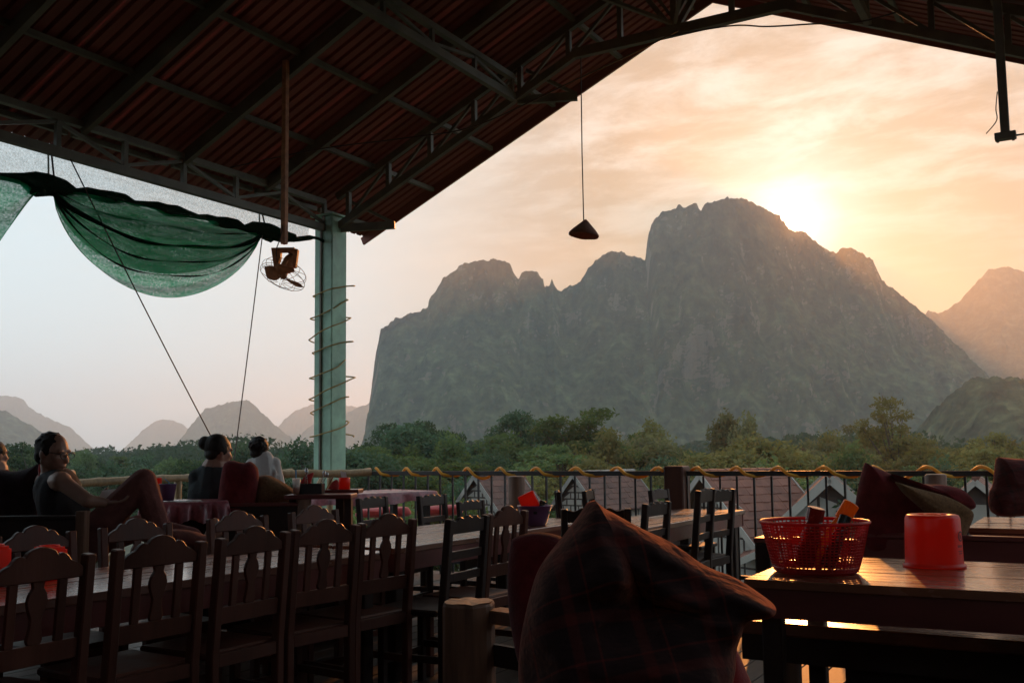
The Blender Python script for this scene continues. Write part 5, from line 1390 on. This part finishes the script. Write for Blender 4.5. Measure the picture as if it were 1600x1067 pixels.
for k in range(14):
    a_ = 2*PI*k/14; h_.cap(bun+(r_*math.cos(a_)+u_*math.sin(a_))*.034, bun+(r_*math.cos(a_+.9)+u_*math.sin(a_+.9))*.036, .010, .010, 6)
for k in (-1, 1): h_.ell(hd+u_*.0-f_*.005+r_*k*.066, (.022, .04, .04), B_, 8, 6)
remesh(h_.build('hair', M['hair'], wo, smooth=True), .006, 3)
c_ = MB(); c_.cap(nb.lerp(hip, .03), nb.lerp(hip, .3), .106, .13); c_.cap(nb.lerp(hip, .3), hip, .13, .165); c_.cap(sh_l+UP*.01, sh_r+UP*.01, .068, .068); c_.cap(sh_l.lerp(nb, .5)+UP*.01, sh_r.lerp(nb, .5)+UP*.01, .07, .07)
c_.cap(sh_l, sh_l.lerp(el_l, .62), .062, .062); c_.cap(sh_r, sh_r.lerp(el_r, .62), .062, .062); c_.ell(nb.lerp(hip, .35), (.19, .12, .18), Matrix.Rotation(YAW, 3, 'Z'), 16, 10)
remesh(c_.build('shirt', M['shirtgrey'], wo, smooth=True), .01, 4)
c_ = MB(); c_.cap(hip-RIGHT*.06, hip+RIGHT*.06, .155, .155)
for du in (-.09, .09): c_.cap(hip+RIGHT*du, hip+RIGHT*(du*2.2)+FWD*.42+UP*.02, .10, .075)
remesh(c_.build('trousers', M['darkcloth'], wo, smooth=True), .012, 4)

# --- the child in white
DC = 8.5
cm2 = lambda u, v, d=0.0: at(u, v, DC+d)
hd = cm2(406, 702); fd = (RIGHT*.35+FWD*.9-UP*.15).normalized(); nb = cm2(411, 719)
kid = thing('person', 'small person in a loose white shirt leaning on the cushions, seen from behind', 'person', tuple(cm2(415, 840)))
sh_l, sh_r = cm2(394, 726, .02), cm2(428, 724, .04); hip = cm2(416, 800, .02)
b_ = MB(); head(b_, hd, fd, .86, nb); b_.cap(nb, hip, .08, .10); b_.cap(sh_l, sh_r, .042, .042)
el_l, wr_l = cm2(388, 765, .10), cm2(400, 775, .28); el_r, wr_r = cm2(436, 762, .10), cm2(424, 775, .30)
for a_, e_, w_ in ((sh_l, el_l, wr_l), (sh_r, el_r, wr_r)): b_.cap(a_, e_, .034, .028); b_.cap(e_, w_, .028, .02); hand(b_, w_, FWD, UP, .7, .7)
for du in (-.06, .06): k_ = hip+RIGHT*du*1.6+FWD*.3; b_.cap(hip+RIGHT*du, k_, .06, .045); b_.cap(k_, k_+FWD*.06-UP*.22, .042, .03); b_.cap(k_+FWD*.06-UP*.22, k_+FWD*.18-UP*.24, .028, .022)
remesh(b_.build('body', M['skin'], kid, smooth=True), .006, 4)
r_, f_, u_, B_ = basis(fd); h_ = MB()
h_.ell(hd+u_*.020-f_*.018, (.080, .088, .084), B_, 18, 12); h_.ell(hd-u_*.04-f_*.045, (.062, .042, .045), B_, 12, 8)
for k in range(46):
    a_ = random.uniform(0, 6.28); q_ = random.uniform(-.3, 1); h_.ell(hd+u_*.020-f_*.018+B_ @ Vector((.08*math.cos(a_)*math.sqrt(max(0, 1-q_*q_)), -.086*abs(math.sin(a_))*math.sqrt(max(0, 1-q_*q_)), .082*q_)), (.015, .015, .012), B_, 6, 5)
h_.cap(hd+u_*.09, hd+u_*.125+r_*-.02, .008, .004, 6)
remesh(h_.build('hair', M['hair'], kid, smooth=True), .006, 3)
c_ = MB(); c_.cap(nb.lerp(hip, .0), hip, .092, .135); c_.cap(sh_l, sh_r, .06, .06); c_.cap(sh_l, el_l, .055, .06); c_.cap(sh_r, el_r, .055, .06)
for k in range(14): a_ = random.uniform(0, 6.28); c_.ell(nb.lerp(hip, random.uniform(.2, .9))+RIGHT*.10*math.cos(a_)+FWD*.08*math.sin(a_), (.035, .025, .05), None, 8, 6)
remesh(c_.build('shirt', M['shirtwhite'], kid, smooth=True), .008, 3)
c_ = MB(); c_.cap(hip-RIGHT*.04, hip+RIGHT*.04, .12, .12)
for du in (-.06, .06): c_.cap(hip+RIGHT*du, hip+RIGHT*du*1.6+FWD*.3, .075, .055)
remesh(c_.build('shorts', M['darkcloth'], kid, smooth=True), .012, 3)

# --- someone at the very left edge
DE = 8.0
em = lambda u, v, d=0.0: at(u, v, DE+d)
hd = em(-6, 709); fd = (RIGHT*.5+FWD*.85).normalized(); nb = em(-8, 735)
ep = thing('person', 'person cut off by the left edge, only ear and shoulder showing', 'person', tuple(em(-10, 830)))
b_ = MB(); head(b_, hd, fd, .95, nb); hip = em(-16, 820); b_.cap(nb, hip, .10, .13); s1, s2_ = em(-30, 746), em(6, 744); b_.cap(s1, s2_, .05, .05)
for a_, sg in ((s1, -1), (s2_, 1)):
    e_ = a_-UP*.24+RIGHT*sg*.04+FWD*.05; w_ = e_+FWD*.22-UP*.02-RIGHT*sg*.1; b_.cap(a_, e_, .042, .034); b_.cap(e_, w_, .034, .024); hand(b_, w_, FWD, UP, .9, .8)
for du in (-.09, .09): k_ = hip+RIGHT*du*1.5+FWD*.4; b_.cap(hip+RIGHT*du, k_, .08, .055); b_.cap(k_, k_-UP*.34+FWD*.03, .05, .036); b_.cap(k_-UP*.34+FWD*.03, k_-UP*.37+FWD*.17, .034, .026)
remesh(b_.build('body', M['skin'], ep, smooth=True), .008, 4)
r_, f_, u_, B_ = basis(fd); h_ = MB(); h_.ell(hd+u_*.026-f_*.026, (.086, .096, .090), B_, 16, 10); h_.ell(hd-u_*.03-f_*.06, (.07, .045, .05), B_, 12, 8)
remesh(h_.build('hair', M['hair'], ep, smooth=True), .008, 3)
c_ = MB(); c_.cap(nb.lerp(hip, .16), hip, .11, .15); c_.cap(s1, s2_, .062, .062); c_.cap(s1, s1-UP*.13, .058, .058); c_.cap(s2_, s2_-UP*.13, .058, .058)
remesh(c_.build('shirt', M['maroon'], ep, smooth=True), .01, 3)
c_ = MB(); c_.cap(hip-RIGHT*.05, hip+RIGHT*.05, .145, .145)
for du in (-.09, .09): k_ = hip+RIGHT*du*1.5+FWD*.4; c_.cap(hip+RIGHT*du, k_, .095, .07); c_.cap(k_, k_-UP*.30+FWD*.03, .066, .055)
remesh(c_.build('trousers', M['darkcloth'], ep, smooth=True), .012, 3)

# ------------------------------------------------------------------ raised seats on the left
def seat_box(name, label, u0, u1, D0, D1, z, back_v=None, mat_='wooddark', backside='near'):
    """low platform seat: boards on legs, square to the view of the terrace side it stands on"""
    a = at(u0, 800, D0); b = at(u1, 800, D0); w = (b-a).length; dp = D1-D0
    o = thing(name, label, 'seat', (a.x, a.y, 0), YAW)
    n = 4
    for k in range(n): MB().bb(0, w, dp*k/n+.004, dp*(k+1)/n-.004, z-.04, z).build('board', M['redwood'], o, world=False, bevel=.004)
    MB().bb(.02, w-.02, .01, .05, z-.18, z-.041).build('side_rail', M[mat_], o, world=False); MB().bb(.02, w-.02, dp-.05, dp-.01, z-.18, z-.041).build('side_rail', M[mat_], o, world=False)
    for x in (.06, w-.06):
        for y in (.07, dp-.07): MB().bb(x-.04, x+.04, y-.04, y+.04, 0, z-.041).build('leg', M[mat_], o, world=False)
    return o, a, w
seat1, a1, w1 = seat_box('platform_seat', 'dark platform seat carrying the reading man', -40, 262, 5.95, 6.75, .50)
seat2, a2, w2 = seat_box('platform_seat', 'dark platform seat carrying the woman and the cushions', 268, 480, 6.95, 7.75, .52)
seat3, a3, w3 = seat_box('platform_seat', 'platform seat under the child by the bamboo railing', 330, 470, 8.2, 8.8, .55)
seat4, a4, w4 = seat_box('platform_seat', 'platform seat under the person at the left edge', -130, 40, 7.7, 8.4, .50)
# its panels and posts towards the camera
pn = thing('panel_bench', 'dark wooden bench back with a log post below the woman', 'bench', tuple(at(375, 850, 6.93))[:2]+(0,), YAW)
sx_ = 6.93/FPX
MB().bb(-105*sx_, 92*sx_, -.02, .02, .10, .925).build('panel', M['wooddark'], pn, world=False)
MB().bb(-107*sx_, 92*sx_, -.03, .03, .925, .95).build('cap_rail', M['redwood'], pn, world=False, bevel=.006)
MB().lathe([(.05, 0), (.047, .5), (.048, .985), (.04, 1.0), (.0, 1.0)], 14, (99*sx_, 0, 0)).build('log_post', M['log'], pn, world=False, smooth=True)
pn = thing('panel_bench', 'dark bench end panel with a square post below the reading man', 'bench', tuple(at(80, 850, 5.85))[:2]+(0,), YAW)
sx_ = 5.85/FPX
MB().bb(-120*sx_, 40*sx_, -.02, .02, .10, .915).build('panel', M['wooddark'], pn, world=False)
MB().bb(40*sx_, 55*sx_, -.035, .035, 0, .965).build('square_post', M['log'], pn, world=False, bevel=.005)
MB().bb(-122*sx_, 40*sx_, -.03, .03, .915, .94).build('cap_rail', M['wooddark'], pn, world=False, bevel=.005)
# cushions of the left group
inflate('triangle_cushion', [(66, 721), (71, 733), (66, 770), (56, 830), (50, 885), (-10, 895), (-60, 885), (-60, 745), (-10, 733), (20, 736), (45, 731)], 6.45, .15, M['darkcloth'], label='black cushion behind the back of the reading man', seed=11)
inflate('throw_cloth', [(62, 722), (68, 720), (71, 731), (68, 748), (62, 765), (58, 762), (60, 745), (60, 732)], 6.28, .02, M['redcloth'], label='red cloth edge hanging at the neck of the reading man', cat='cloth', seed=12, wr=.003)
inflate('triangle_cushion', [(351, 723), (361, 719), (380, 723), (391, 721), (401, 729), (404, 744), (401, 768), (396, 800), (392, 840), (346, 840), (341, 800), (344, 757), (348, 734)], 7.05, .14, M['maroon'], label='tall dark maroon cushion between the woman and the child', seed=13)
inflate('bolster_cushion', [(398, 745), (418, 742), (436, 750), (452, 760), (464, 771), (462, 780), (440, 792), (405, 796), (396, 780), (394, 760)], 7.2, .13, M['browncord'], label='brown corduroy cushion sloping down in front of the child', seed=14)
inflate('seat_pad', [(268, 826), (300, 829), (330, 842), (330, 852), (300, 856), (270, 850), (258, 838)], 6.05, .10, M['trousers'], label='reddish folded blanket beside the foot of the reading man', cat='blanket', seed=15)

# ------------------------------------------------------------------ cloth covered tables on the left
def cloth_table(label, x0, x1, y0, y1, z, drop, legs_to, rz=0.0, clabel='', seed=0):
    o = thing('low_table', label, 'table', ((x0+x1)/2, (y0+y1)/2, 0), rz); w, d = x1-x0, y1-y0
    MB().bb(-w/2+.02, w/2-.02, -d/2+.02, d/2-.02, z-.06, z-.022).build('top', M['wooddark'], o, world=False)
    for sx in (-1, 1):
        for sy in (-1, 1): MB().bb(sx*(w/2-.08)-.03, sx*(w/2-.08)+.03, sy*(d/2-.08)-.03, sy*(d/2-.08)+.03, legs_to, z-.061).build('leg', M['wooddark'], o, world=False)
    mb = MB(); n = 34; g = random.Random(seed)
    ring = []
    for k in range(n): ring.append((-w/2+w*k/n, -d/2))
    for k in range(n): ring.append((w/2, -d/2+d*k/n))
    for k in range(n): ring.append((w/2-w*k/n, d/2))
    for k in range(n): ring.append((-w/2, d/2-d*k/n))
    m = len(ring)
    rows = [(.6, z), (.97, z), (1.0, z-.006), (1.012, z-.03), (1.02, z-drop*.6), (1.03, z-drop)]
    for s_, zz in rows:
        for k, (x, y) in enumerate(ring):
            wv = .012*math.sin(k*.9+seed)+.008*math.sin(k*2.3)
            f = (z-zz)/drop if zz < z-.01 else 0
            mb.v.append((x*s_+(.5*wv*f*3 if abs(x) >= w/2-.001 else 0), y*s_+(wv*f*3 if abs(y) >= d/2-.001 else 0), zz+.012*f*math.sin(k*.63+seed)+.002*math.sin(k*3.1)))
    for i in range(len(rows)-1):
        for k in range(m): mb.f.append((i*m+k, i*m+(k+1) % m, (i+1)*m+(k+1) % m, (i+1)*m+k))
    mb.f.append(tuple(range(m)))
    im = Matrix.Translation(o.location) @ Matrix.Rotation(rz, 4, 'Z'); mb.v = [tuple(im @ Vector(p)) for p in mb.v]
    c = single('tablecloth', mb, M['tablecloth'], clabel, 'tablecloth', smooth=True)
    return o
fe = onz(470, 775, .90); fe2 = onz(683, 766, .90)
rz_t = math.atan2(-(fe2.x-fe.x), (fe2.y-fe.y))
dr_ = Vector((fe2.x-fe.x, fe2.y-fe.y, 0)); Lt = min(dr_.length, 1.75); dr_.normalize(); nx = Vector((-dr_.y, dr_.x, 0))
e2_ = fe2-dr_*.0; c_t = e2_-dr_*Lt/2+nx*.36
cloth_table('low table by the railing under a pink red cloth', c_t.x-.36, c_t.x+.36, c_t.y-Lt/2, c_t.y+Lt/2, .90, .105, 0, rz_t, 'shiny pinkish red tablecloth on the low table by the railing', 1)
mt = at(290, 782, 6.95)
cloth_table('low table under a red cloth beside the raised knee of the man', mt.x-.28, mt.x+.28, mt.y-.26, mt.y+.26, mt.z, .13, 0, YAW+.3, 'red patterned tablecloth beside the knee of the reading man', 2)
pp = at(290, 783, 6.85); single('paper_sheet', MB().box((pp.x, pp.y, mt.z+.004), (.2, .14, .002), Matrix.Rotation(.9, 3, 'Z')), M['paper'], 'white paper lying on the cloth beside the man', 'paper')
# purple bucket with straw
bq = at(262, 784, 6.9)
bu = thing('ice_bucket', 'dark purple bucket with a straw beside the knee of the man', 'bucket', (bq.x, bq.y, mt.z+.004)); s_ = 6.9/FPX
MB().lathe([(0, 0), (9*s_, 0), (12.5*s_, 24*s_), (13.5*s_, 24.5*s_), (13.5*s_, 26*s_), (12*s_, 26*s_), (8.5*s_, 2*s_), (0, 2*s_)], 28).build('pail', M['purple'], bu, world=False, smooth=True)
MB().tube([(0, 0, 4*s_), (.01, .0, 28*s_), (-.03, 0, 33*s_)], .004, 6).build('straw', M['blue'], bu, world=False)
sb = at(248, 768, 6.95); bottle('small sauce bottle with pale label standing by the purple bucket', (sb.x, sb.y, mt.z+.004), (sb.x, sb.y, mt.z+.16), .022, M['amber'], M['redplastic'])
# things on the cloth by the railing
zt_ = .908
def on_t(u, v): return onz(u, v, zt_)
q = on_t(463, 776); D_ = -q.x*_s+q.y*_c; s_ = min(D_, 9.3)/FPX
q = at(463, 772, 7.0); zt2 = q.z; s_ = 7.0/FPX
cu_t = thing('side_shelf', 'narrow wooden shelf board beside the brown cushion holding the drinks', 'shelf', (q.x, q.y, 0), YAW)
MB().bb(-.06, .40, -.12, .16, zt2-.03, zt2-.001).build('board', M['redwood'], cu_t, world=False, bevel=.004)
for x in (-.02, .36): MB().bb(x-.025, x+.025, -.02, .06, 0, zt2-.031).build('leg', M['wooddark'], cu_t, world=False)
cup = thing('plastic_cup', 'clear plastic cup of iced tea with a blue straw', 'cup', (q.x, q.y, zt2))
MB().lathe([(4.6*s_, 0), (6.6*s_, 25*s_), (6.3*s_, 25*s_), (4.3*s_, .002)], 20, closed=True).build('wall', M['glass'], cup, world=False, smooth=True)
MB().lathe([(0, .001), (4.4*s_, .001), (5.2*s_, 11*s_), (0, 11*s_)], 20).build('tea', M['tea'], cup, world=False, smooth=True)
MB().tube([(0, 0, 3*s_), (-.004, 0, 26*s_), (-.006, 0, 38*s_)], .0045, 6).build('straw', M['blue'], cup, world=False)
cd = at(485, 771, 7.1); cd.z = zt2
ca = thing('condiment_basket', 'black condiment basket with cutlery and bottles on the shelf', 'basket', tuple(cd), YAW)
MB().bb(-.085, .085, -.06, .06, 0, .012).build('base', M['black'], ca, world=False)
for sy in (-1, 1): MB().bb(-.09, .09, sy*.06-.004, sy*.06+.004, 0, .07).build('side', M['black'], ca, world=False)
for sx in (-1, 1): MB().bb(sx*.088-.004, sx*.088+.004, -.055, .055, 0, .07).build('side', M['black'], ca, world=False)
for k, (x, y, ax_, h_2) in enumerate(((-.05, .0, .15, .14), (-.02, .02, -.1, .15), (.05, .01, .35, .13), (.06, -.02, .5, .12))):
    a_ = Vector((x, y, .012)); e_ = a_+Vector((ax_*h_2, 0, h_2)); m_ = ca
    o_ = thing('cutlery', ['steel spoon leaning left in the condiment basket', 'steel fork standing in the condiment basket', 'steel spoon leaning right in the condiment basket', 'steel fork leaning far right in the condiment basket'][k], 'cutlery', tuple(wmat(ca) @ a_), YAW)
    MB().tube([Vector((0, 0, 0)), e_-a_], .004, 6).build('handle', M['steelbright'], o_, world=False)
    MB().ell(e_-a_, (.013, .005, .02), None, 8, 6).build('bowl', M['steelbright'], o_, world=False, smooth=True)
inflate('napkin', [(478, 742), (490, 738), (487, 750), (484, 765), (474, 762), (470, 752)], 7.2, .015, M['redcloth'], label='folded dark red napkin standing behind the condiment basket', cat='napkin', seed=21, wr=.002)
c2 = at(538, 764, 7.4); s_ = 7.4/FPX
sh2 = thing('side_shelf', 'second narrow shelf board holding the small red tissue box', 'shelf', (c2.x, c2.y, 0), YAW)
MB().bb(-.17, .12, -.10, .14, c2.z-.03, c2.z-.001).build('board', M['redwood'], sh2, world=False, bevel=.004); MB().bb(-.06, .0, -.02, .04, 0, c2.z-.031).build('leg', M['wooddark'], sh2, world=False)
tb = thing('tissue_box', 'small orange red tissue box with a tissue sticking out', 'tissue box', tuple(c2), YAW)
MB().lathe([(0, 0), (9*s_, 0), (8.8*s_, 17*s_), (8*s_, 18*s_), (3*s_, 18*s_), (0, 17.5*s_)], 20).build('box', M['redplastic'], tb, world=False, smooth=True)
MB().add([(-.02, 0, 17*s_), (.02, .005, 17*s_), (.01, .01, 26*s_), (-.03, .0, 28*s_), (-.022, .01, 17*s_)], [(0, 1, 2, 3), (0, 3, 4)]).build('tissue', M['paper'], tb, world=False)
inflate('napkin', [(512, 764), (520, 752), (528, 750), (528, 765)], 7.35, .02, M['redcloth'], label='bright red napkin beside the small tissue box', cat='napkin', seed=22, wr=.002)
MB_ = MB().box(at(514, 757, 7.35), (.006, .02, .12), Matrix.Rotation(YAW, 3, 'Z') @ Matrix.Rotation(.5, 3, 'Y')); single('menu_card', MB_, M['log'], 'brown menu card leaning between basket and tissue box', 'menu')
# red seat pads on the bench under the railing
for (u0, u1, v, lb) in ((560, 640, 800, 'red and white seat pad below the pink tablecloth'), (655, 722, 797, 'faded red seat pad below the first tiled house')):
    a_ = onz(u0, v, .50); b2 = onz(u1, v-3, .50)
    inflate('seat_pad', [(u0, v-4), (u0+20, v-7), (u1-12, v-9), (u1, v-5), (u1-2, v+6), (u0+30, v+9), (u0-4, v+7)], (-a_.x*_s+a_.y*_c)*.93, .15, M['redcloth'], label=lb, cat='cushion', seed=int(u0), wr=.01)
